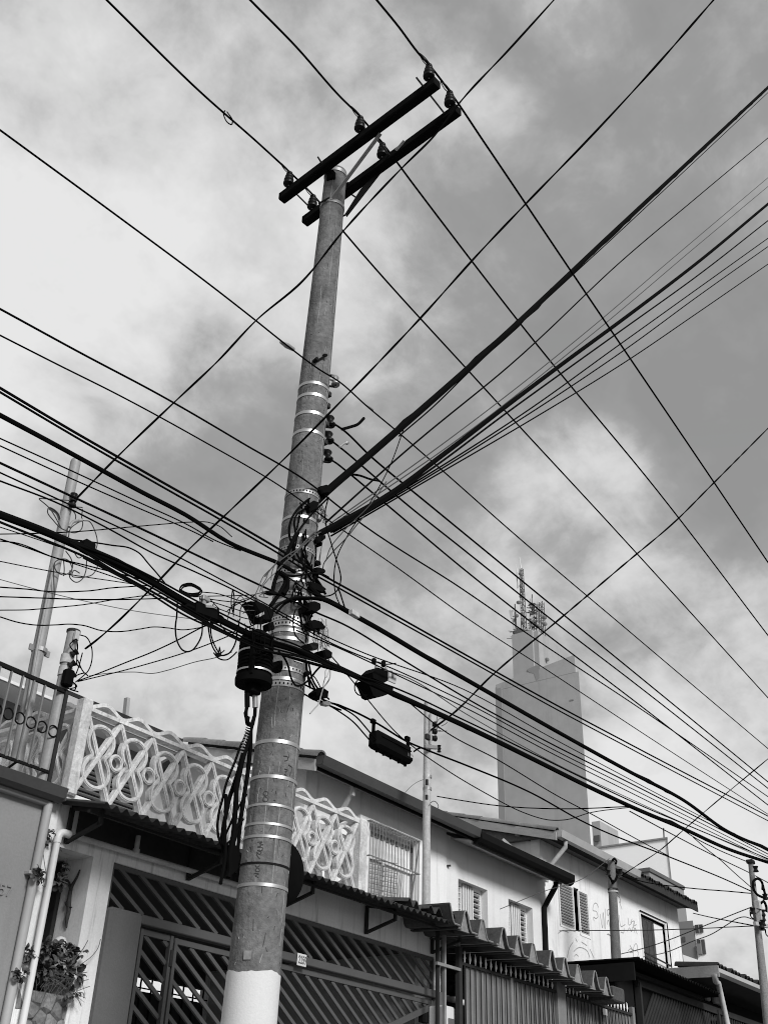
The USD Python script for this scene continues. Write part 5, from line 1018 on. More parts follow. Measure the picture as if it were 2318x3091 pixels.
# slack drops to the left
dl = lambda label, pts, w_=2.2, Y=5.6, Y2=5.6, **k: wire('slack_wire', label, pts, w_, Y, Y2, e0=k.pop('e0', 5), group='slack drop wires at the left', **k)
def c6(*p): return [((q[0] * C6[2]) * .7157, (1300 + q[1] * C6[2]) * .7157) for q in p]
dl('slack wire rising in a hump over the lumpy bundle at the left', c6((0, 740), (250, 735), (500, 725), (900, 692), (1150, 670), (1350, 655), (1500, 658), (1580, 690), (1659, 760)), 2.4)
dl('slack wire leaving the thickest bundle and falling back near the coil ring', c6((470, 775), (600, 790), (800, 820), (940, 845), (1000, 880), (1060, 950), (1130, 1030), (1190, 1105)), 4, e0=0)
for i, (pts, ww, lb) in enumerate(((((0, 650), (200, 730), (400, 810)), 2.4, 'first straight wire below the thickest bundle at the left edge'), (((0, 690), (200, 755), (420, 830)), 2.4, 'second straight wire below the thickest bundle at the left edge'),
    (((0, 775), (200, 840), (380, 905), (600, 960), (900, 1035), (1100, 1085)), 3, 'wire crossing the tall mast at its clamp below the thickest bundle'), (((0, 790), (100, 800), (380, 905), (600, 975), (850, 1060), (1060, 1140)), 2.6, 'wire close to the one crossing the tall mast at its clamp'),
    (((0, 935), (250, 985), (500, 1030), (800, 1075), (1040, 1110)), 2.2, 'third wire from the top below the mast clamp at the left'), (((0, 1120), (200, 1135), (360, 1152), (500, 1152), (650, 1145), (800, 1125), (900, 1118), (1050, 1108)), 2.8, 'gently waving wire ending on the thickest bundle'),
    (((0, 1188), (300, 1198), (600, 1208), (900, 1208), (1210, 1198)), 3.4, 'almost level dark wire ending under the coil ring'), (((0, 1285), (200, 1282), (400, 1265), (600, 1245), (800, 1212), (1000, 1185), (1150, 1165)), 2.4, 'wire rising gently to the right beneath the level dark wire'),
    (((0, 1065), (200, 1120), (400, 1172), (700, 1240), (900, 1280), (1200, 1325), (1480, 1360)), 1.6, 'faint grey wire sloping down to the black closure'), (((0, 1333), (120, 1370), (280, 1393), (400, 1390), (500, 1385), (600, 1395), (720, 1430), (860, 1438), (1000, 1420), (1100, 1405), (1200, 1412), (1300, 1425), (1420, 1412), (1560, 1370)), 2.6, 'lowest long slack wire waving above the short mast'))):
    dl(lb, c6(*pts), ww, mat='cable_grey' if ww < 2 else 'cable')
wire('slack_wire', 'steep drop wire from the short left mast up to the closure on the thickest bundle', c6((560, 1790), (700, 1740), (900, 1660), (1100, 1580), (1270, 1500), (1440, 1410), (1600, 1340)), 3, 8.05, 5.6, group='slack drop wires at the left')
wire('slack_wire', 'longer shallow drop wire from the foot of the short left mast to the splice case', [(205 * 0 + 168, 1473), (300, 1440), (440, 1396), (504, 1370), (560, 1345)], 2.6, 8.05, 5.6, group='slack drop wires at the left')
wire('slack_wire', 'thinnest drop wire kinking twice between the short left mast and the splice case', c6((640, 1755), (760, 1738), (960, 1728), (1110, 1736), (1200, 1715), (1400, 1655), (1560, 1620), (1659, 1585)), 1.8, 8.05, 5.6, mat='cable_grey', group='slack drop wires at the left')
# strand with the terminal box
wire('strand_cable', 'lower strand carrying the black terminal box to the far right post', [(655, 1440), (675, 1480), (690, 1505), (735, 1525), (770, 1540), (812, 1562), (880, 1603), (920, 1620), (1002, 1652), (1150, 1715), (1252, 1772), (1443, 1851), (1560, 1898), (1622, 1926)], 5, 5.8, 6.0)
wire('strand_cable', 'first loop cable entering the terminal box from the pole', [(690, 1508), (735, 1528), (770, 1550), (795, 1578), (812, 1598)], 4, 5.8)
wire('strand_cable', 'second loop cable entering the terminal box from the pole', [(688, 1512), (730, 1536), (765, 1562), (790, 1590), (806, 1608)], 4, 5.78)
wire('drop_wire', 'thin wire sagging from the pole past the terminal box to the thickest bundle', [(700, 1400), (751, 1459), (787, 1503), (863, 1590), (898, 1618), (966, 1665), (1050, 1715), (1128, 1755), (1185, 1772), (1220, 1772), (1273, 1757), (1360, 1745)], 2.4, 5.7)
wire('drop_wire', 'thin level wire from the slim pale mast insulator towards the thickest bundle', [(944, 1721), (985, 1728), (1074, 1741), (1229, 1748), (1360, 1743)], 2.4, 8.6, 5.8)
wire('drop_wire', 'thin wire running from above the slim pale mast down to the lower strand at right', [(880, 1515), (953, 1575), (1075, 1642), (1202, 1719), (1273, 1757), (1400, 1827), (1444, 1850)], 2.4, 5.75, 5.9)
wire('drop_wire', 'fine wire from the far right post crossing the graffiti house window', [(955 * 0 + 1344, 1898), (1400, 1866)], 2, 8.7, 8.7) if False else None
def c8(*p): return [((1750 + q[0] * R8[2]) * .7157, (2450 + q[1] * R8[2]) * .7157) for q in p]
wire('drop_wire', 'thin sagging wire from the graffiti house eave to the far right post', c8((380, 575), (600, 630), (850, 665), (1100, 690), (1300, 705), (1515, 725)), 2.2, 8.8, 6.1)
wire('drop_wire', 'thin wire from the corner of the graffiti house roof down to the far right post', c8((1000, 900), (1150, 935), (1300, 965), (1545, 1012)), 2.2, 9.6, 6.1)
wire('drop_wire', 'level thin wire crossing the graffiti wall below the shutters to the far right post', c8((-180, 1055), (0, 1053), (300, 1052), (750, 1045), (1100, 1033), (1350, 1020), (1545, 1012)), 2, 9.9, 6.1, mat='cable_grey')
wire('drop_wire', 'upper slanting wire from the boarded window up to the far right post', c8((340, 1265), (540, 1215), (760, 1145), (1000, 1050), (1200, 970), (1400, 890), (1515, 845)), 2, 9.9, 6.0, mat='cable_grey')
wire('drop_wire', 'lower slanting wire from the boarded window, humped at the far right post', c8((560, 1285), (760, 1245), (1000, 1145), (1170, 1080), (1300, 1000), (1390, 945), (1450, 932), (1530, 955)), 2, 9.9, 6.0, mat='cable_grey')
wire('drop_wire', 'slanting wire from the slim pale mast side over the shutters to the graffiti wall mast', [(1080, 1965), (1180, 1925), (1257, 1900), (1316, 1856)], 1.5, 9.5, 8.8, mat='cable_grey')
wire('drop_wire', 'fine steep wire right of the graffiti house running down to the far right post', c8((1000, 230), (1120, 335), (1240, 430), (1360, 540), (1520, 680)), 2, 5.7, 6.0)
wire('drop_wire', 'fine wire passing over the top of the far right post', c8((440, 0), (800, 195), (1000, 300), (1240, 420), (1490, 455 + 85), (1659, 630)), 2.2, 5.8, 6.2, e1=6)
wire('drop_wire', 'fine wire ending at the cap of the far right post', c8((860, 130), (1000, 225), (1200, 330), (1500, 455)), 2.2, 5.7, 6.0)
# loops, tails and clutter on the pole
TG = thing('pole_cable_clutter', 'tangle of looped cables, clamps and terminals tied round the middle of the concrete pole', 'cable tangle')
def blob(pts, c, Y, t, mat='plastic', name='clamp', ch=.01):
    P = np.array([UY(c, p, Y) for p in pts]); ctr = P.mean(0); Q = [ctr + (p - ctr) * .82 + np.array([0, s * t / 2, 0]) for p in P for s in (-1, 1)] + [p + np.array([0, s * t / 2 * .7, 0]) for p in P for s in (-1, 1)]
    return put(name, MB().hull(Q), mat, TG)
def cl(pts, w_, c, Y=5.74, Y2=None, mat='cable', name='loop_cable'): wire(name, None, pts, w_, Y, Y2, c=c, parent=TG, mat=mat, n=8)
cl([(1060, 480), (900, 510), (780, 560), (640, 660), (520, 790), (440, 930), (405, 1070), (410, 1220), (440, 1310)], 6, CM)
cl([(860, 660), (700, 730), (600, 790), (530, 850), (495, 930), (490, 1040), (510, 1160)], 5, CM)
cl([(1060, 560), (960, 660), (840, 780), (700, 930), (600, 1060), (530, 1170), (490, 1290), (500, 1450), (560, 1560), (640, 1700), (720, 1850), (830, 2000), (960, 2150)], 5, CM, 5.72)
cl([(900, 1120), (820, 1150), (740, 1220), (640, 1330), (540, 1430), (420, 1500), (300, 1580), (150, 1700), (0, 1880)], 3.5, CM, 5.7, mat='cable_grey')
cl([(930, 1140), (850, 1180), (700, 1310), (580, 1420), (430, 1560), (300, 1680), (200, 1790)], 3.2, CM, 5.69, mat='cable_grey')
cl([(520, 1170), (440, 1330), (380, 1470), (330, 1570), (250, 1720), (190, 1870), (150, 2000), (120, 2150)], 8, CM, 5.73)
cl([(260, 1830), (330, 1880), (360, 1960), (350, 2060), (310, 2180)], 11, CM, 5.70)
cl([(620, 1480), (680, 1590), (760, 1730), (830, 1880), (930, 2030), (1010, 2180)], 7, CM, 5.72)
cl([(700, 1480), (720, 1600), (730, 1720), (790, 1850), (870, 2000), (980, 2150)], 6, CM, 5.74)
cl([(750, 1400), (760, 1520), (770, 1640), (800, 1760)], 5, CM, 5.76); cl([(830, 1330), (840, 1420), (825, 1560), (830, 1700)], 5, CM, 5.8)
cl([(300, 1850), (420, 1870), (560, 1865), (700, 1840), (850, 1830), (960, 1850), (1060, 1900)], 6, CM, 5.70)
cl([(240, 1800), (340, 1870), (480, 1960), (620, 2060), (760, 2140), (900, 2195), (1020, 2210), (1130, 2180), (1215, 2100), (1255, 2000), (1265, 1900), (1240, 1760), (1190, 1600), (1140, 1450), (1090, 1280), (1040, 1120), (1010, 960), (1005, 800), (1050, 590)], 3.6, CM, 5.66, 5.6)
cl([(960, 1760), (990, 1650), (1060, 1560), (1160, 1440), (1300, 1300), (1400, 1190), (1500, 1060), (1659, 870)], 2.6, CM, 5.72, 5.3, mat='cable_grey')
cl([(1200, 2050), (1250, 2150), (1285, 2260), (1340, 2430)], 4, CM, 5.66)
cl([(200, 440), (330, 260), (440, 60), (460, 0)], 8, CP2, 5.68); cl([(410, 240), (480, 140), (490, 0)], 9, CP2, 5.66)
cl([(200, 560), (330, 430), (420, 370), (560, 310), (700, 295), (850, 300), (950, 300), (1080, 330), (1200, 390), (1330, 440), (1440, 500)], 7, CP2, 5.66)
cl([(300, 560), (420, 420), (560, 350), (720, 330), (900, 320), (1060, 345)], 6, CP2, 5.68)
cl([(620, 500), (590, 600), (580, 700), (590, 820), (620, 930), (680, 1000), (760, 1060)], 3.2, CP2, 5.68)
cl([(690, 480), (700, 600), (720, 740), (740, 870), (790, 960), (780, 1050)], 7, CP2, 5.74); cl([(740, 600), (720, 700), (740, 850), (760, 960), (760, 1080)], 5, CP2, 5.76)
cl([(330, 1190), (420, 1290), (480, 1400), (510, 1500), (530, 1600), (570, 1700), (620, 1765), (700, 1770), (800, 1710), (890, 1620), (960, 1530), (1040, 1450), (1110, 1410)], 5.5, CP2, 5.62, 5.5)
cl([(800, 1360), (810, 1500), (830, 1620), (850, 1740), (870, 1820)], 6, CP2, 5.75); cl([(840, 1400), (870, 1540), (900, 1660), (950, 1760), (1000, 1830)], 5, CP2, 5.75); cl([(770, 1350), (765, 1500), (760, 1640)], 6, CP2, 5.8)
cl([(900, 1590), (960, 1660), (1000, 1730), (1035, 1800)], 2.6, CP2, 5.75)
cl([(740, 1900), (850, 1960), (980, 2030)], 4.5, CP2, 5.78); cl([(760, 1750), (880, 1810), (1000, 1870), (1090, 1920), (1180, 2000)], 4.5, CP2, 5.78); cl([(1000, 2040), (1150, 2090), (1300, 2150), (1380, 2180)], 4.5, CP2, 5.78)
qr = random.Random(17)
for k in range(26):
    x0_, y0_ = qr.uniform(560, 860), qr.uniform(520, 1700); pts = [(x0_, y0_)]; x, y = x0_, y0_
    dx_ = qr.choice((-1, 1))
    for s_ in range(5): x += dx_ * qr.uniform(-30, 60); y += qr.uniform(40, 150); x = min(max(x, 480 - (y - 500) * .12), 900 - (y - 500) * .05); pts.append((x, y))
    cl(pts, qr.uniform(2.2, 5), CM, 5.74 + qr.uniform(-.03, .05))
for k in range(14):
    x, y = qr.uniform(600, 820), qr.uniform(-100, 700); pts = [(x, y)]
    for s_ in range(4): x += qr.uniform(-60, 70); y += qr.uniform(50, 130); x = min(max(x, 420), 900); pts.append((x, y))
    cl(pts, qr.uniform(2, 4.5), CP2, 5.72 + qr.uniform(-.03, .05))
for k in range(6):
    y = qr.uniform(1150, 1950); x = qr.uniform(820, 900) - (y - 1150) * .03; blob([(x - 60, y), (x - 10, y - 45), (x + 50, y - 20), (x + 60, y + 40), (x, y + 60)], CM, 5.78, .07)
# pale frayed drop wires on the right of the pole
fr_ = random.Random(11)
for k in range(26):
    x, y = fr_.uniform(960, 1150), fr_.uniform(640, 900); pts = [(x, y)]
    for s_ in range(5): x += fr_.uniform(-45, 45); y += fr_.uniform(20, 95); pts.append((min(max(x, 900), 1190), min(y, 1230)))
    cl(pts, 1.5 if k % 3 else 1.9, CP2, 5.68, mat='wire_pale' if k % 4 else 'cable_grey', name='frayed_wire')
cl([(1130, 660), (1125, 800), (1100, 900), (1110, 1000), (1070, 1100), (1100, 1200), (1160, 1300), (1190, 1400), (1200, 1520), (1190, 1640), (1150, 1720), (1090, 1800), (1060, 1880), (1030, 1990), (1000, 2080), (940, 2150), (860, 2240)], 2.8, CP2, 5.64, mat='wire_pale', name='pale_tail')
cl([(1140, 1400), (1150, 1480), (1120, 1520), (1115, 1620), (1090, 1720), (1075, 1800)], 2.0, CP2, 5.64, mat='wire_pale', name='pale_tail'); cl([(1190, 1480), (1160, 1580), (1130, 1640)], 1.6, CP2, 5.64, mat='wire_pale', name='pale_tail')
for k in range(14):
    x, y = fr_.uniform(890, 960), fr_.uniform(640, 900); pts = [(x, y)]
    for s_ in range(5): x += fr_.uniform(-30, 40); y += fr_.uniform(20, 60); pts.append((x, y))
    cl(pts, 1.3, CM, 5.72, mat='cable_grey', name='frayed_wire')
cl([(890, 1740), (910, 1560), (950, 1350), (970, 1230)], 1.6, CM, 5.75, mat='cable_grey', name='frayed_wire'); cl([(910, 1740), (915, 1600), (930, 1480)], 1.6, CM, 5.75, mat='cable_grey', name='frayed_wire')
for k, pts in enumerate((((1390, 180), (1330, 330), (1320, 420)), ((1300, 290), (1220, 380), (1160, 520), (1120, 610)), ((1290, 300), (1260, 400), (1200, 500), (1180, 560)), ((1370, 330), (1270, 430), (1210, 540), (1240, 640)), ((1120, 600), (1150, 680), (1090, 640), (1180, 700)), ((930, 870), (950, 760), (1020, 735), (1090, 745)), ((970, 840), (1000, 805), (1060, 800), (1110, 800)), ((950, 740), (930, 820), (935, 910)), ((1000, 700), (940, 680), (1080, 640), (900, 720), (770, 810)), ((1110, 600), (1250, 570), (1170, 620), (1280, 640)))): cl(pts, 2.0, CL, 5.60, mat='cable_grey', name='frayed_wire')
cl([(845, 830), (825, 750), (828, 620), (842, 545), (856, 620), (855, 740), (845, 840)], 2.6, CL, 5.5); cl([(780, 800), (880, 730), (960, 690), (1060, 650), (1110, 610)], 2.6, CL, 5.55)
for pts in (((350, 630), (600, 620), (850, 615), (1100, 605)), ((450, 570), (650, 590), (900, 670), (1010, 700)), ((560, 660), (800, 690), (1010, 700)), ((540, 680), (760, 750), (920, 800), (1090, 860)), ((540, 640), (620, 730), (680, 790)), ((560, 740), (800, 830), (1000, 900), (1100, 915))): cl(pts, 2.2, CL, 5.55, name='cross_wire')
for k in range(16):
    x = qr.uniform(430, 575); y = 1290 + (x - 430) * .58; w_ = qr.uniform(14, 45); h_ = qr.uniform(10, 60) * qr.choice((-1, 1, 1)); pts = [(x, y), (x + w_ * .1, y + h_ * .6), (x + w_ * .45, y + h_), (x + w_ * .9, y + h_ * .7 + w_ * .3), (x + w_ * 1.1, y + w_ * .55)]
    cl(pts, qr.uniform(1.5, 2.6), CD, 5.45 + qr.uniform(-.04, .1), name='loose_wire')
# clamps, terminals
blob([(880, 390), (980, 365), (1060, 420), (1040, 500), (900, 520), (870, 450)], CM, 5.72, .10); blob([(680, 700), (770, 630), (850, 660), (820, 760), (700, 830)], CM, 5.74, .10)
blob([(640, 960), (760, 920), (920, 940), (900, 980), (760, 1020), (680, 1030)], CM, 5.76, .06, 'dark_iron'); blob([(690, 1060), (800, 1010), (850, 1070), (760, 1110)], CM, 5.78, .08, 'dark_iron')
blob([(780, 1290), (850, 1220), (940, 1210), (945, 1270), (860, 1340), (800, 1340)], CM, 5.74, .12); blob([(820, 1740), (930, 1770), (960, 1810), (950, 1840), (830, 1840)], CM, 5.74, .09)
blob([(650, 1980), (760, 2000), (900, 2070), (960, 2120), (880, 2180), (700, 2110)], CM, 5.76, .12); blob([(780, 400), (860, 380), (950, 420), (955, 520), (860, 590), (770, 550)], CP2, 5.70, .14, 'plastic', 'hex_clamp')
blob([(760, 740), (860, 690), (960, 720), (1050, 830), (940, 830), (800, 860)], CP2, 5.72, .14); blob([(770, 1090), (870, 1060), (950, 1080), (940, 1180), (830, 1190)], CP2, 5.70, .10, 'porcelain', 'spool')
blob([(1000, 1200), (1080, 1180), (1160, 1240), (1150, 1330), (1040, 1320)], CP2, 5.66, .12); blob([(900, 1890), (1000, 1810), (1100, 1880), (1090, 1990), (1000, 2010), (910, 1960)], CP2, 5.74, .12)
blob([(1040, 2060), (1120, 2030), (1200, 2070), (1150, 2120), (1060, 2100)], CP2, 5.74, .05, 'dull_steel', 'dead_end_clamp'); blob([(280, 1370), (350, 1360), (360, 1480), (330, 1560), (240, 1520)], CP2, 5.70, .08); blob([(940, 830), (1000, 830), (990, 930), (945, 930)], CP2, 5.7, .05); blob([(740, 1560), (790, 1530), (820, 1600), (750, 1640)], CP2, 5.74, .08)
blob([(1010, 700), (1140, 720), (1250, 780), (1300, 860), (1260, 960), (1150, 960), (1110, 850)], CL, 5.66, .14); blob([(1130, 870), (1220, 820), (1225, 850), (1160, 890)], CL, 5.56, .03, 'wire_pale', 'torn_label'); blob([(1240, 560), (1340, 570), (1420, 600), (1330, 610), (1200, 570)], CL, 5.68, .06)
blob([(1250, 980), (1310, 950), (1330, 1050), (1260, 1070)], CL, 5.66, .08)
# terminal boxes and closures on the strands
TB = thing('terminal_box', 'black rectangular terminal box hanging from the lower strand beside the slim pale mast', 'terminal box')
TBY = 5.84
e = [UY(CB, p, TBY) for p in ((425, 1440), (985, 1665), (1015, 1900), (945, 1955), (475, 1735), (400, 1660))]
xa, xb = e[5][0] + .01, e[2][0]; zhi = float(np.mean([e[0][2], e[1][2]])); zlo = float(np.mean([e[3][2], e[4][2]]))
put('case', MB().cbox(xa, xb, TBY - .07, TBY + .07, zlo, zhi, .03), 'plastic', TB)
put('rib', MB().cbox(xa + .05, xb - .06, TBY - .078, TBY - .068, (zlo + zhi) / 2 + .02, (zlo + zhi) / 2 + .03, .002), 'plastic', TB)
for f_ in (.12, .30, .50, .72, .9): put('port', MB().rev([(.001, -.03), (.014, -.03), (.018, 0), (.018, .02)], (xa + (xb - xa) * f_, TBY, zlo + .003), n=8), 'plastic', TB, smooth=40)
for p, q_ in (((410, 1260), (425, 1440)), ((990, 1555), (1000, 1680))):
    a, b = UY(CB, p, TBY), UY(CB, q_, TBY); put('hanger', MB().bar((b[0], TBY, a[2] + .01), (b[0], TBY, zhi - .02), .018, .03, up=(0, 1, 0)), 'plastic', TB); put('hanger_clip', MB().cbox(b[0] - .04, b[0] + .02, TBY - .02, TBY + .02, a[2] - .02, a[2] + .025, .006), 'plastic', TB)
lx = xa + (xb - xa) * .88
put('sticker', MB().box(lx, lx + .05, TBY - .0725, TBY - .0705, zlo + .05, zhi - .03), 'label', TB); put('sticker', MB().box(lx - .05, lx - .02, TBY - .0725, TBY - .0705, zlo + .05, zlo + .085), 'cable_grey', TB)
wire('strand_cable', 'short tail cable from the terminal box up to the strand at the slim pale mast', [(1020, 1780), (1100, 1765), (1170, 1720), (1220, 1705), (1280, 1715)], 4.5, TBY, c=CB)
AM = thing('amplifier', 'black line amplifier with a pale end plate clamped on the thickest bundle', 'amplifier')
AY = 5.72
def ap(p): return UY(CB, p, AY)
def slab(pts, y0, y1, name, mat):
    P = [ap(p) for p in pts]; return put(name, MB().plate(Polygon([(q[0], q[2]) for q in P]), (0, y1, 0), (1, 0, 0), (0, 0, 1), (0, -1, 0), y1 - y0), mat, AM)
slab([(330, 465), (415, 385), (590, 430), (590, 600), (520, 640), (340, 560)], AY - .06, AY + .08, 'upper_housing', 'plastic')
slab([(235, 590), (390, 600), (680, 700), (665, 800), (490, 865), (400, 885), (340, 850), (290, 720)], AY - .06, AY + .08, 'lower_housing', 'plastic')
slab([(585, 440), (630, 440), (705, 530), (695, 660), (580, 610)], AY - .075, AY - .061, 'end_plate', 'plastic_grey'); slab([(625, 490), (660, 500), (655, 560), (620, 550)], AY - .08, AY - .0755, 'display', 'pier')
for p, q_ in (((470, 400), (478, 320)), ((625, 440), (638, 370))): put('stub', MB().tube([ap(p), ap(q_)], .016, 8), 'dull_steel', AM, smooth=40)
put('drip_loop', MB().tube(catmull([ap(p) for p in ((240, 535), (170, 570), (115, 660), (120, 750), (170, 815), (250, 825), (350, 825))], 6), .006, 6), 'cable', AM, smooth=40)
wire('drop_wire', 'thin tap wires with two small clamps above the line amplifier', [(365, 230), (430, 258), (500, 270), (600, 305), (700, 305), (800, 292)], 2.6, 5.7, c=CB)
for i, p in enumerate(((435, 258), (592, 303))): o = UY(CB, p, 5.7); put('tap_clamp', MB().cbox(o[0] - .02, o[0] + .02, o[1] - .02, o[1] + .02, o[2] - .03, o[2] + .03, .008), 'plastic', None, label=('left small tap clamp above the line amplifier', 'right small tap clamp above the line amplifier')[i], cat='clamp')
CC = thing('cable_closure', 'black inline closure with dangling loops under the thickest bundle, left of the splice case', 'closure')
Yc = 5.5
a, b = UY(CL, (215, 730), Yc), UY(CL, (690, 920), Yc); put('body', MB().bar(a, b, .08, .055, c=.015), 'plastic', CC); a, b = UY(CL, (350, 800), Yc - .03), UY(CL, (620, 900), Yc - .03); put('tap_block', MB().bar(a + [0, 0, .02], b + [0, 0, .02], .07, .10, c=.012), 'plastic', CC); put('tap_plate', MB().bar(a + [.08, -.04, .06], b + [-.06, -.04, .06], .010, .018), 'dull_steel', CC)
for p in ((455, 885), (528, 870), (567, 890)): o = UY(CL, p, Yc); put('port', MB().tube([o + [0, 0, .03], o + [0, 0, -.03]], .010, 8), 'dull_steel', CC, smooth=40)
def loopw(pts, r, c=CL): return MB().tube(catmull([UY(c, p, Yc) for p in pts], 8), r, 6)
put('drip_loop', loopw([(148, 690), (140, 860), (122, 1040), (150, 1200), (210, 1295), (265, 1318), (330, 1300), (400, 1220), (450, 1110), (460, 980), (455, 890)], .006), 'cable', CC, smooth=50)
put('drip_loop', loopw([(525, 880), (535, 1010), (560, 1160), (600, 1280), (650, 1345), (720, 1365), (790, 1340), (850, 1260), (885, 1160), (895, 1060)], .006), 'cable', CC, smooth=50)
put('drip_loop', loopw([(567, 900), (562, 1000), (575, 1130), (610, 1230), (670, 1340)], .0055), 'cable', CC, smooth=50)
put('drip_loop', loopw([(600, 1330), (650, 1390), (760, 1420), (840, 1370), (890, 1320)], .0055), 'cable', CC, smooth=50)
put('tie_clump', MB().hull([UY(CL, p, Yc + s_) for p in ((600, 1340), (690, 1330), (700, 1360), (650, 1390)) for s_ in (-.03, .03)]).tube([UY(CL, (660, 1350), Yc), UY(CL, (675, 1260), Yc), UY(CL, (690, 1340), Yc)], .006, 5).tube([UY(CL, (690, 1340), Yc), UY(CL, (735, 1300), Yc)], .005, 5), 'plastic', CC)
RG = [UY(CL, p, 5.5) for p in ((180, 545), (200, 505), (260, 480), (320, 478), (390, 510), (440, 550), (430, 580), (380, 600), (310, 605), (230, 580))]
crm = MB(); base_ = catmull(RG, 6, True); 
for k in range(4): crm.tube(np.vstack([base_, base_[:1]]) + nrg.normal(0, .004, 3) + np.array([.008 * math.cos(k * 1.6), 0,   .008 * math.sin(k * 1.6)]), .005, 6, cap=False)
put('coil_ring', crm, 'cable', None, smooth=50, label='flat black coil of spare cable lying on the thickest bundle', cat='cable coil')
a = UY(CL, (495, 650), 5.46); put('strand_clamp', MB().cbox(a[0] - .035, a[0] + .04, a[1] - .02, a[1] + .02, a[2] - .025, a[2] + .02, .006).bar(a + [-.01, 0, -.03], a + [-.03, 0, -.12], .03, .03), 'dull_steel', None, label='small steel clamp on the thickest bundle beside the coil ring', cat='clamp')
a = UY(C6, (625, 830), 5.5); put('bundle_clamp', MB().cbox(a[0] - .05, a[0] + .05, a[1] - .04, a[1] + .04, a[2] - .05, a[2] + .04, .015), 'plastic', None, label='small dark clamp on top of the thickest bundle near the tall left mast', cat='clamp')
for i, (p, q_, c, Y_, r) in enumerate((((155, 105), (285, 180), C7, 5.74, .030), ((1015, 740), (1080, 785), C7, 5.72, .018))): put('splice_sleeve', MB().tube([UY(c, p, Y_), UY(c, ((p[0] + q_[0]) / 2, (p[1] + q_[1]) / 2), Y_), UY(c, q_, Y_)], [r * .5, r, r * .7], 10), 'dull_steel', None, smooth=40, label=('grey splice sleeve on the highest left street wire before the pole', 'small splice sleeve on the highest street wire right of the pole')[i], cat='splice')
put('cut_tail', MB().tube(catmull([UY(C7, p, 5.82) for p in ((770, 980), (860, 955), (930, 930), (990, 870))], 6), .017, 7), 'cable', None, smooth=40, label='thick cut cable tail bent upwards right of the upper spool insulator', cat='cable')
put('cut_tail', MB().tube(catmull([UY(C7, p, 5.82) for p in ((745, 1160), (790, 1125), (825, 1115))], 6), [.014] * 10 + [.022] * 3, 7), 'dull_steel', None, smooth=40, label='short cut cable tail beside the middle spool insulator', cat='cable')
put('wire_tail', MB().tube(catmull([UY(C7, p, 5.80) for p in ((850, 1430), (950, 1445), (1050, 1480), (1140, 1498))], 6), .012, 7), 'cable', None, smooth=40, label='black cable tail pointing right below the thick rising bundle', cat='cable')
put('wire_loop', MB().tube(catmull([UY(CD, p, 6.6) for p in ((490, 240), (502, 258), (500, 268), (490, 262), (483, 245), (486, 238))], 6), .008, 6), 'cable', None, smooth=40, label='tiny wire loop on the leftmost bare conductor', cat='wire')
# cables falling from the splice case along the pole
dc = thing('hanging_cables', 'bunch of black cables falling from the splice case down along the left of the pole', 'cables')
HY = 5.60
for i, (pts, r) in enumerate((([(590, 130), (600, 180), (560, 300), (500, 430), (440, 600), (390, 720), (330, 880), (290, 1050), (245, 1220), (228, 1380), (240, 1520), (275, 1610), (320, 1700)], .010), ([(625, 140), (615, 260), (560, 430), (520, 560), (480, 720), (420, 900), (370, 1050), (330, 1240), (295, 1440), (285, 1590), (330, 1750)], .017), ([(640, 140), (600, 350), (545, 520), (490, 760), (460, 900), (450, 1100), (435, 1280), (425, 1450), (400, 1600), (370, 1780), (370, 1950), (355, 2010)], .020),
    ([(620, 250), (625, 400), (610, 560), (590, 760), (560, 950), (530, 1150), (500, 1330), (450, 1480), (420, 1600), (430, 1760), (460, 1900)], .017), ([(635, 180), (630, 420), (610, 640), (580, 860), (545, 1060), (520, 1240), (500, 1420), (480, 1600), (470, 1780), (440, 1960)], .014), ([(330, 1000), (320, 1300), (315, 1500), (325, 1700), (310, 1850), (285, 1980), (262, 2090)], .013),
    ([(580, 1000), (500, 1130), (440, 1230), (380, 1370), (320, 1500)], .009), ([(540, 1300), (440, 1440), (410, 1530), (320, 1620)], .009), ([(600, 60), (590, 110), (610, 180), (590, 260)], .016), ([(670, 60), (650, 150), (620, 220)], .016), ([(560, 0), (590, 110), (620, 150)], .013))):
    P = catmull([UY(CJ, p, HY + .04 * math.sin(i * 2.3)) for p in pts], 6); put('cable', MB().tube(P, r, 7), 'cable', dc, smooth=50)
sp = [UY(CJ, p, HY - .03) for p in ((600, 175), (590, 230), (575, 300), (560, 370), (545, 440), (530, 520))]; spc = catmull(sp, 8); th = np.arange(len(spc)) * 1.0
put('spiral_wrap', MB().tube(spc + np.stack([.018 * np.cos(th * 1.6), .018 * np.sin(th * 1.6), 0 * th], 1), .006, 5), 'dull_steel', dc, smooth=40)
for i, (p, q_) in enumerate((((398, 1010), (400, 1180)), ((495, 1000), (500, 1190)))): a, b = UY(CP, p, 5.62), UY(CP, q_, 5.62); put('clamp_sleeve', MB().tube([a, b], .022, 10), 'plastic' if i == 0 else 'dull_steel', dc, smooth=40)
for i, (pa, pb) in enumerate((((398, 1150), (590, 150)), ((500, 1160), (640, 150)))):
    a, b = UY(CP, pa, 5.62), UY(CJ, pb, HY); put('cable', MB().tube(catmull([a, a * .5 + b * .5 + np.array([(-1) ** (i + 1) * .015, 0, 0]), b], 6), .015, 7), 'cable', dc, smooth=50)
put('dark_wrap', MB().hull([UY(CJ, p, HY + s_) for p in ((300, 1620), (470, 1620), (480, 1900), (380, 2000), (330, 1900)) for s_ in (-.01, .05)]), 'cable', dc)

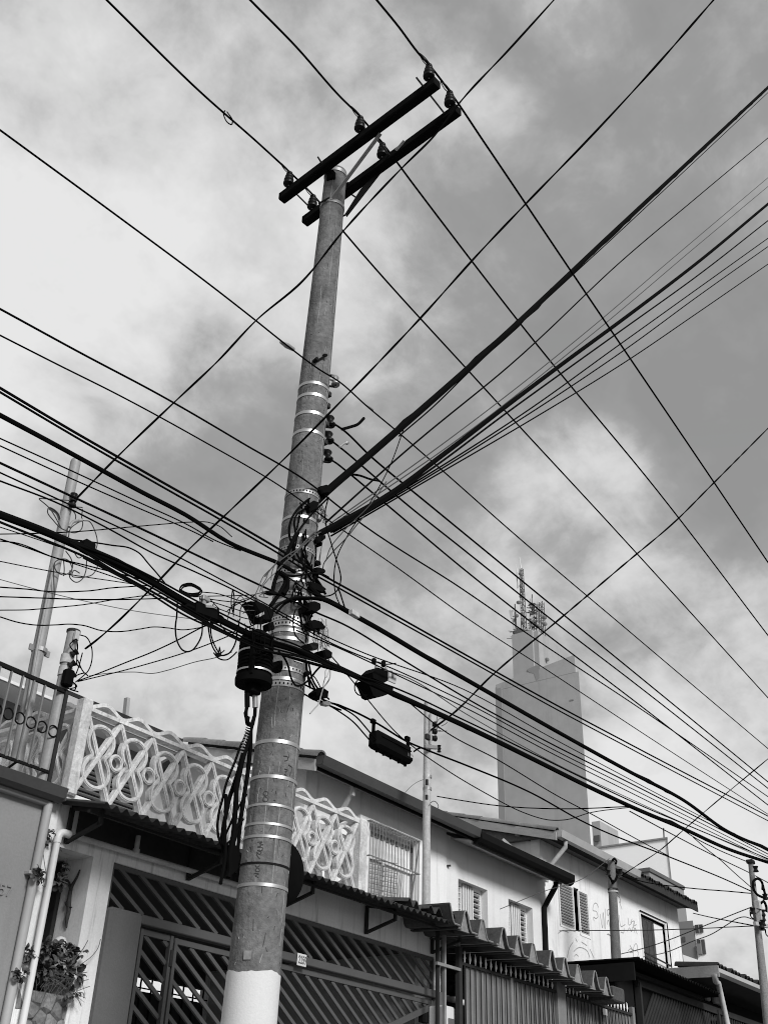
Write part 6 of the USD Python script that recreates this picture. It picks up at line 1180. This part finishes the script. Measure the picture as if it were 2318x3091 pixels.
# ------------------------------------------------------------------ house masts
def mast(name, label, c, bot, top, Y, r0, r1, mat, zb=None, n=16):
    a, b = UY(c, bot, Y), UY(c, top, Y); t = thing(name, label, 'mast'); d = (a - b) / np.linalg.norm(a - b); L = 4.0 if zb is None else (a[2] - zb) 
    a2 = a + d * max(L, .01); pts = [a2 + (b - a2) * s for s in np.linspace(0, 1, 8)]; k = np.linspace(0, 1, 8)
    put('tube', MB().tube(pts, [r0 + (r1 - r0) * s for s in k], n), mat, t, smooth=50); return t, a, b
ML, a, b = mast('service_mast', 'tall galvanised mast rising behind the iron railing at left', C6, (190, 2000), (540, 230), 8.3, .062, .055, 'mast', 4.05)
put('cap', MB().rev([(.055, 0), (.05, .03), (.03, .05), (.022, .10), (.001, .11)], b, n=12), 'dull_steel', ML, smooth=40); 
o = UY(C6, (282, 1575), 8.3); put('clamp', MB().rev([(.066, -.02), (.075, -.02), (.075, .02), (.066, .02)], o, n=18).box(o[0] - .12, o[0] - .07, o[1] - .01, o[1] + .01, o[2] - .03, o[2] + .03).box(o[0] + .07, o[0] + .12, o[1] - .01, o[1] + .01, o[2] - .03, o[2] + .03), 'dull_steel', ML)
put('conduit', MB().tube([UY(C6, p, 8.22) for p in ((190, 2000), (265, 1560))], .014, 8).tube([UY(C6, p, 8.22) for p in ((265, 1560), (385, 950))], .012, 8), 'mast', ML, smooth=40)
for p in ((525, 480), (525, 515)): put('insulator', MB().rev([(.01, -.05), (.04, -.045), (.025, 0), (.04, .045), (.01, .05)], UY(C6, p, 8.2), n=12), 'porcelain', ML, smooth=40)
def mloops(host, loops, c, Y, r, mat='cable_grey'):
    for L in loops: put('wire_loop', MB().tube(catmull([UY(c, p, Y) for p in L], 7), r, 5), mat, host, smooth=50)
mloops(ML, [[(430, 630), (420, 600), (380, 560), (350, 550), (340, 580), (380, 640), (440, 700), (490, 720)], [(500, 690), (520, 660), (560, 640), (590, 630)], [(490, 760), (500, 710), (540, 670), (590, 650), (585, 700), (540, 730), (480, 720)], [(590, 560), (590, 640), (640, 650), (680, 720), (697, 800), (680, 870)], [(470, 860), (510, 920), (520, 970), (490, 1020), (440, 1030), (400, 1000), (390, 950), (430, 920), (490, 930), (515, 980), (500, 1040)], [(500, 1000), (500, 1050), (540, 1085), (590, 1060), (615, 1000), (620, 930)], [(600, 1050), (660, 1030), (700, 960), (700, 900)], [(530, 870), (560, 910), (600, 890)], [(570, 1020), (530, 1000), (515, 1040), (560, 1050), (600, 1050)], [(385, 960), (385, 1080), (390, 1180)], [(455, 930), (460, 1000), (455, 1040)], [(280, 485), (380, 490), (440, 495), (500, 500)], [(280, 490), (350, 550), (440, 700)], [(540, 545), (590, 550)], [(510, 560), (540, 600), (540, 640)]], C6, 8.2, .006)
put('bracket_pipe', MB().tube(catmull([UY(C6, p, 8.22) for p in ((430, 640), (410, 590), (355, 555))], 6), .018, 8), 'mast', ML, smooth=40); put('bracket_pipe', MB().tube(catmull([UY(C6, p, 8.2) for p in ((495, 690), (520, 655), (585, 640))], 6), .018, 8), 'mast', ML, smooth=40)
MS, a, b = mast('service_mast', 'short open-topped mast with three spool insulators before the first balustrade post', C6, (420, 1950), (526, 1440), 8.08, .060, .058, 'mast', 4.05)
put('rim', MB().rev([(.058, -.01), (.068, -.01), (.068, .012), (.045, .012), (.045, -.01)], b, n=18), 'dark_iron', MS)
for p in ((532, 1592), (516, 1672), (515, 1756)): put('spool_insulator', MB().rev([(.01, -.035), (.035, -.03), (.022, 0), (.035, .03), (.01, .035)], UY(C6, p, 8.0), (.5, -.4, .6), 12), 'porcelain', MS, smooth=40)
o = UY(C6, (485, 1780), 8.0); put('meter_head', MB().cbox(o[0] - .06, o[0] + .04, o[1] - .05, o[1] + .03, o[2] - .08, o[2] + .09, .015), 'plastic', MS)
for p in ((480, 1640), (465, 1728)): o = UY(C6, p, 8.08); put('band', MB().rev([(.060, -.045), (.064, -.045), (.064, .045), (.060, .045)], o, n=18), 'mast_pale', MS, smooth=40)
o = UY(C6, (550, 1470), 8.0); put('clip', MB().cbox(o[0] - .03, o[0] + .02, o[1] - .02, o[1] + .02, o[2] - .05, o[2] + .05, .006), 'plastic_grey', MS)
mloops(MS, [[(570, 1462), (620, 1480), (655, 1550), (660, 1620), (630, 1720), (590, 1760), (540, 1800)], [(545, 1490), (500, 1540), (520, 1570), (545, 1590)], [(550, 1490), (555, 1540), (550, 1620), (555, 1680), (580, 1700)], [(590, 1590), (560, 1700), (540, 1750)], [(555, 1640), (600, 1730), (630, 1755)], [(530, 1760), (580, 1740), (610, 1735)], [(460, 1810), (520, 1800), (550, 1830), (500, 1850), (560, 1870)], [(470, 1840), (540, 1850), (540, 1820), (480, 1825)]], C6, 7.98, .006, 'cable')
MM, a, b = mast('service_mast', 'slim pale mast standing before the grilled window', R5, (1445, 1690), (1458, 50), 8.8, .062, .059, 'mast_pale', 3.98)
tp = UY(CB, (1330, 1075), 8.8); put('tube_top', MB().tube([b - [0, 0, .1], tp + [0, 0, .12]], .058, 16), 'mast_pale', MM, smooth=50)
for p in ((1460, 318), (1458, 440)): o = UY(R5, p, 8.8); put('band', MB().rev([(.062, -.02), (.068, -.02), (.068, .02), (.062, .02)], o, n=18), 'dull_steel', MM, smooth=40)
for p in ((1420, 1310), (1425, 1430), (1425, 1545)): put('spool_insulator', MB().rev([(.01, -.05), (.05, -.045), (.035, 0), (.05, .045), (.01, .05)], UY(CB, p, 8.72), (.9, -.2, .2), 12), 'porcelain', MM, smooth=40)
put('side_bar', MB().bar(UY(CB, (1380, 1130), 8.72), UY(CB, (1378, 1650), 8.72), .035, .03), 'mast_pale', MM); o = UY(CB, (1325, 1520), 8.7); put('bolt_block', MB().cbox(o[0] - .05, o[0] + .05, o[1] - .03, o[1] + .02, o[2] - .05, o[2] + .04, .01), 'dark_iron', MM)
a, b = UY(CB, (1290, 1680), 8.7), UY(CB, (1480, 1700), 8.7); put('bracket_arm', MB().bar(a, b, .05, .06, c=.008), 'dull_steel', MM); o = UY(CB, (1522, 1720), 8.7); put('small_insulator', MB().rev([(.01, -.06), (.035, -.05), (.02, -.02), (.035, .0), (.02, .03), (.035, .05), (.01, .06)], o, n=10), 'porcelain', MM, smooth=40)
for p, q_ in (((1455, 345), (1455, 400)), ((1452, 500), (1452, 545))): a, b = UY(R5, p, 8.72), UY(R5, q_, 8.72); put('dark_slot', MB().tube([a, b], .022, 8), 'dark_iron', MM)
mloops(MM, [[(1490, 580), (1520, 562), (1555, 580), (1570, 610), (1555, 650)]], R5, 8.7, .006); mloops(MM, [[(1440, 1355), (1500, 1350), (1530, 1365), (1470, 1360)], [(1490, 1420), (1550, 1415), (1510, 1425), (1650, 1422)], [(1490, 1180), (1480, 1290), (1510, 1230), (1620, 1230)], [(1560, 1340), (1620, 1310), (1659, 1280)], [(1480, 1400), (1520, 1350), (1530, 1390)]], CB, 8.7, .006)
mloops(MM, [[(1420, 345), (1360, 370), (1290, 420), (1230, 485)]], R5, 8.75, .004)
MG, a, b = mast('service_mast', 'weathered concrete mast with a hooked top before the graffiti wall', R8, (320, 1300), (275, 440), 8.85, .105, .075, 'old_mast', 3.4)
mloops(MG, [[(290, 430), (305, 418), (322, 440), (318, 465)], [(250, 560), (275, 600), (290, 640)], [(330, 570), (300, 620), (285, 610)], [(240, 470), (235, 520), (250, 560)]], R8, 8.75, .022, 'cable'); 
for p in ((345, 555), (250, 545), (355, 535)): o = UY(R8, p, 8.72); put('spool_insulator', MB().rev([(.01, -.05), (.05, -.045), (.03, 0), (.05, .045), (.01, .05)], o, n=12), 'porcelain', MG, smooth=40)
for y in (690, 712): o = UY(R8, (292, y), 8.85); put('band', MB().rev([(.09, -.015), (.10, -.015), (.10, .015), (.09, .015)], o, n=18), 'mast_pale' if y > 700 else 'dark_iron', MG, smooth=40)
MF, a, b = mast('far_post', 'slim concrete telephone post at the right edge with insulators and cable loops', R8, (1625, 1560), (1507, 460), 6.05, .115, .045, 'far_pole', 0.0)
put('cap', MB().cbox(b[0] - .07, b[0] + .07, b[1] - .06, b[1] + .06, b[2] - .01, b[2] + .06, .01), 'dark_iron', MF)
put('box', MB().bar(UY(R8, (1565, 790), 5.95), UY(R8, (1600, 1010), 5.95), .13, .10, up=(0, 1, 0), c=.01), 'mast_pale', MF)
for p in ((1550, 510), (1612, 895), (1615, 940), (1615, 985), (1525, 880), (1635, 755), (1600, 1005), (1610, 1025)): put('insulator', MB().rev([(.01, -.05), (.05, -.045), (.03, 0), (.05, .045), (.01, .05)], UY(R8, p, 5.9), n=10), 'porcelain', MF, smooth=40)
mloops(MF, [[(1535, 700), (1525, 640), (1545, 605), (1580, 600), (1610, 640), (1610, 690)], [(1530, 690), (1560, 730), (1600, 755), (1659, 770)], [(1595, 810), (1630, 805), (1645, 850), (1645, 880)], [(1612, 650), (1635, 740)]], R8, 5.9, .022, 'cable'); mloops(MF, [[(1560, 860), (1600, 870), (1659, 890)], [(1500, 870), (1505, 920), (1530, 950)], [(1635, 1040), (1640, 1080), (1659, 1105)]], R8, 5.9, .01, 'cable')
put('arm', MB().bar(UY(R8, (1540, 990), 5.95), UY(R8, (1659, 1015), 5.95), .05, .06), 'mast_pale', MF)

# ------------------------------------------------------------------ entrance niche: planter, plants, driftwood, rubble stones
NP = UY(R2, (350, 1780), 7.99)
PLT = thing('planter', 'rubble-faced planter wall in the entrance niche at the lower left', 'planter')
zt_p = float(NP[2]) - .01
put('core', MB().box(6.0, 6.60, 8.02, 8.5, .13, zt_p), 'mortar', PLT); put('core', MB().box(6.602, 6.72, 7.96, 7.995, .13, 2.29), 'mortar', PLT) if False else None
sr = random.Random(5); pts = [(sr.uniform(6.0, 6.62), sr.uniform(1.6, zt_p)) for _ in range(30)]
from scipy.spatial import Voronoi
P_ = np.array(pts)
for _ in range(3):
    ext = np.vstack([P_, P_ * [-1, 1] + [12.0, 0], P_ * [-1, 1] + [13.24, 0], P_ * [1, -1] + [0, 3.2], P_ * [1, -1] + [0, 2 * zt_p]]); vor = Voronoi(ext); P_ = np.array([vor.vertices[vor.regions[vor.point_region[i]]].mean(0) if -1 not in vor.regions[vor.point_region[i]] else P_[i] for i in range(len(P_))])
for i in range(len(P_)):
    rg = vor.regions[vor.point_region[i]]
    if -1 in rg: continue
    pg = Polygon(vor.vertices[rg]).buffer(-.004).buffer(-.014).buffer(.014)
    if pg.is_empty or pg.area < 5e-4: continue
    dth = sr.uniform(.012, .03); q = pg.buffer(-.016); o = [(x, 8.02, z) for x, z in pg.exterior.coords[:-1:2]] + ([(x, 8.02 - dth, z) for x, z in q.exterior.coords[:-1:2]] if (not q.is_empty and q.geom_type == 'Polygon') else [])
    if len(o) > 7: put('stone', MB().hull(o), 'stone', PLT)
PLA = thing('shrub', 'dusty leafy plant with thin dry twigs spilling from the planter in the entrance niche', 'plant')
def leafq(o, d, nrm, L, wd):                     # a rounded, cupped leaf
    d = d / np.linalg.norm(d); s_ = np.cross(d, nrm); s_ /= np.linalg.norm(s_) + 1e-9; u_ = np.cross(s_, d); V = [o]; F = []
    rows = ((.16, .62, .02), (.42, 1.0, .10), (.70, .88, .08), (.90, .48, -.06))
    for t, w_, c_ in rows:
        for e_ in (-.5, 0, .5): V.append(o + d * L * t + s_ * wd * w_ * e_ + u_ * (c_ * L + abs(e_) * wd * .34 + lr.uniform(-.04, .04) * wd))
    V.append(o + d * L * .96 - u_ * .16 * L)
    F += [(0, 1, 2), (0, 2, 3)]
    for r in range(3):
        q = 1 + r * 3; F += [(q, q + 3, q + 1), (q + 1, q + 3, q + 4), (q + 1, q + 4, q + 2), (q + 2, q + 4, q + 5)]
    F += [(10, 13, 11), (11, 13, 12)]
    return V, F
lr = random.Random(21); rest = MB(); cnt = 0
clumps = [((260, 1400), .05, 8.0), ((460, 1330), .065, 7.98), ((560, 1370), .07, 7.97), ((640, 1330), .05, 7.98), ((760, 1370), .05, 7.95), ((860, 1400), .055, 7.93), ((480, 1540), .065, 7.95), ((330, 1430), .05, 7.97), ((520, 1660), .045, 7.94), ((240, 1640), .05, 7.90), ((180, 1620), .035, 7.9), ((800, 1850), .05, 7.93), ((420, 520), .05, 7.9), ((640, 590), .055, 7.95), ((730, 430), .035, 8.0), ((690, 530), .03, 7.98), ((440, 560), .04, 7.9), ((530, 60), .04, 7.95), ((520, 160), .035, 7.95), ((650, 1500), .06, 8.0), ((740, 1560), .06, 8.0), ((850, 1650), .06, 7.98), ((600, 1600), .07, 8.05), ((700, 1700), .06, 8.05), ((420, 1620), .06, 8.05), ((640, 240), .025, 7.96)]
for i, (p, R_, Y_) in enumerate(clumps):
    o = UY(R2, p, Y_)
    for k in range(22 if R_ > .045 else 14):
        v = np.array([lr.gauss(0, 1), lr.gauss(0, 1), lr.gauss(0, 1)]); v /= np.linalg.norm(v); st_ = o + v * R_ * lr.uniform(.2, .9); dd = v + np.array([0, -.2, lr.uniform(-.6, .2)]); pv, pf = leafq(st_, dd, np.array([lr.uniform(-.4, .4), -.6, 1.0]), R_ * lr.uniform(.8, 1.25), R_ * lr.uniform(.7, 1.05))
        mt = 'leaf_pale' if i in (19, 20) and lr.random() < .75 else 'leaf'
        if cnt < 280 and k < 11: put('leaf', MB().add(pv, pf), mt, PLA, smooth=True); cnt += 1
        else: rest.add(pv, pf)
put('small_leaves', rest, 'leaf', PLA, smooth=True, kind='stuff')
tw_ = MB()
for k in range(44):
    a = UY(R2, (lr.uniform(380, 820), lr.uniform(1560, 1720)), 8.0); e_ = UY(R2, (lr.uniform(360, 960), lr.uniform(1600, 1950)), 7.93); md = (a + e_) / 2 + np.array([lr.uniform(-.04, .04), -.02, lr.uniform(-.03, .05)]); tw_.tube(catmull([a, md, e_], 4), .0015, 4, cap=False)
for L in (((820, 1560), (930, 1500), (1030, 1420), (1090, 1340), (1120, 1240)), ((800, 1560), (900, 1545), (970, 1525)), ((840, 1620), (920, 1615), (970, 1608)), ((790, 1530), (870, 1420), (930, 1340), (980, 1250)), ((720, 1400), (790, 1340), (830, 1300)), ((880, 1720), (940, 1700), (985, 1690)), ((850, 1820), (930, 1790), (1000, 1765)), ((830, 1870), (880, 1930), (905, 1990)), ((840, 1840), (930, 1850), (935, 1900)), ((240, 1540), (280, 1430), (270, 1390)), ((480, 280), (500, 430), (520, 560), (500, 660), (470, 640)), ((590, 350), (600, 480), (610, 560))): tw_.tube(catmull([UY(R2, p, 7.93) for p in L], 5), .0032, 5, cap=False)
put('twigs', tw_, 'twig', PLA, smooth=50, kind='stuff')
DW = [UX(R2, p, 6.535) for p in ((890, 465), (850, 560), (795, 660), (775, 760), (765, 850), (765, 930), (745, 1010), (742, 1115))]
dm = MB().tube(catmull(DW, 6), np.interp(np.linspace(0, 1, 43), [0, .3, .55, .7, .85, 1], [.006, .016, .022, .018, .02, .005]), 8)
dm.tube(catmull([UX(R2, p, 6.53) for p in ((690, 630), (740, 590), (775, 640), (790, 700))], 6), .014, 7).tube(catmull([UX(R2, p, 6.53) for p in ((735, 830), (770, 880), (800, 885))], 5), [.016] * 6 + [.006] * 5, 7)
put('driftwood', dm, 'driftwood', None, smooth=50, label='dark twisted driftwood piece hanging on the niche wall above the planter', cat='ornament')
o = UX(R2, (665, 1290), 6.45); put('white_ball_lamp', MB().rev([(.001, -.06), (.04, -.05), (.062, -.01), (.06, .02), (.04, .05), (.001, .062)], o, n=20), 'plate', None, smooth=60, label='white rounded leaf-like form half hidden behind the niche plant', cat='lamp')  # stands for a white rounded leaf-like form, shaped as a globe
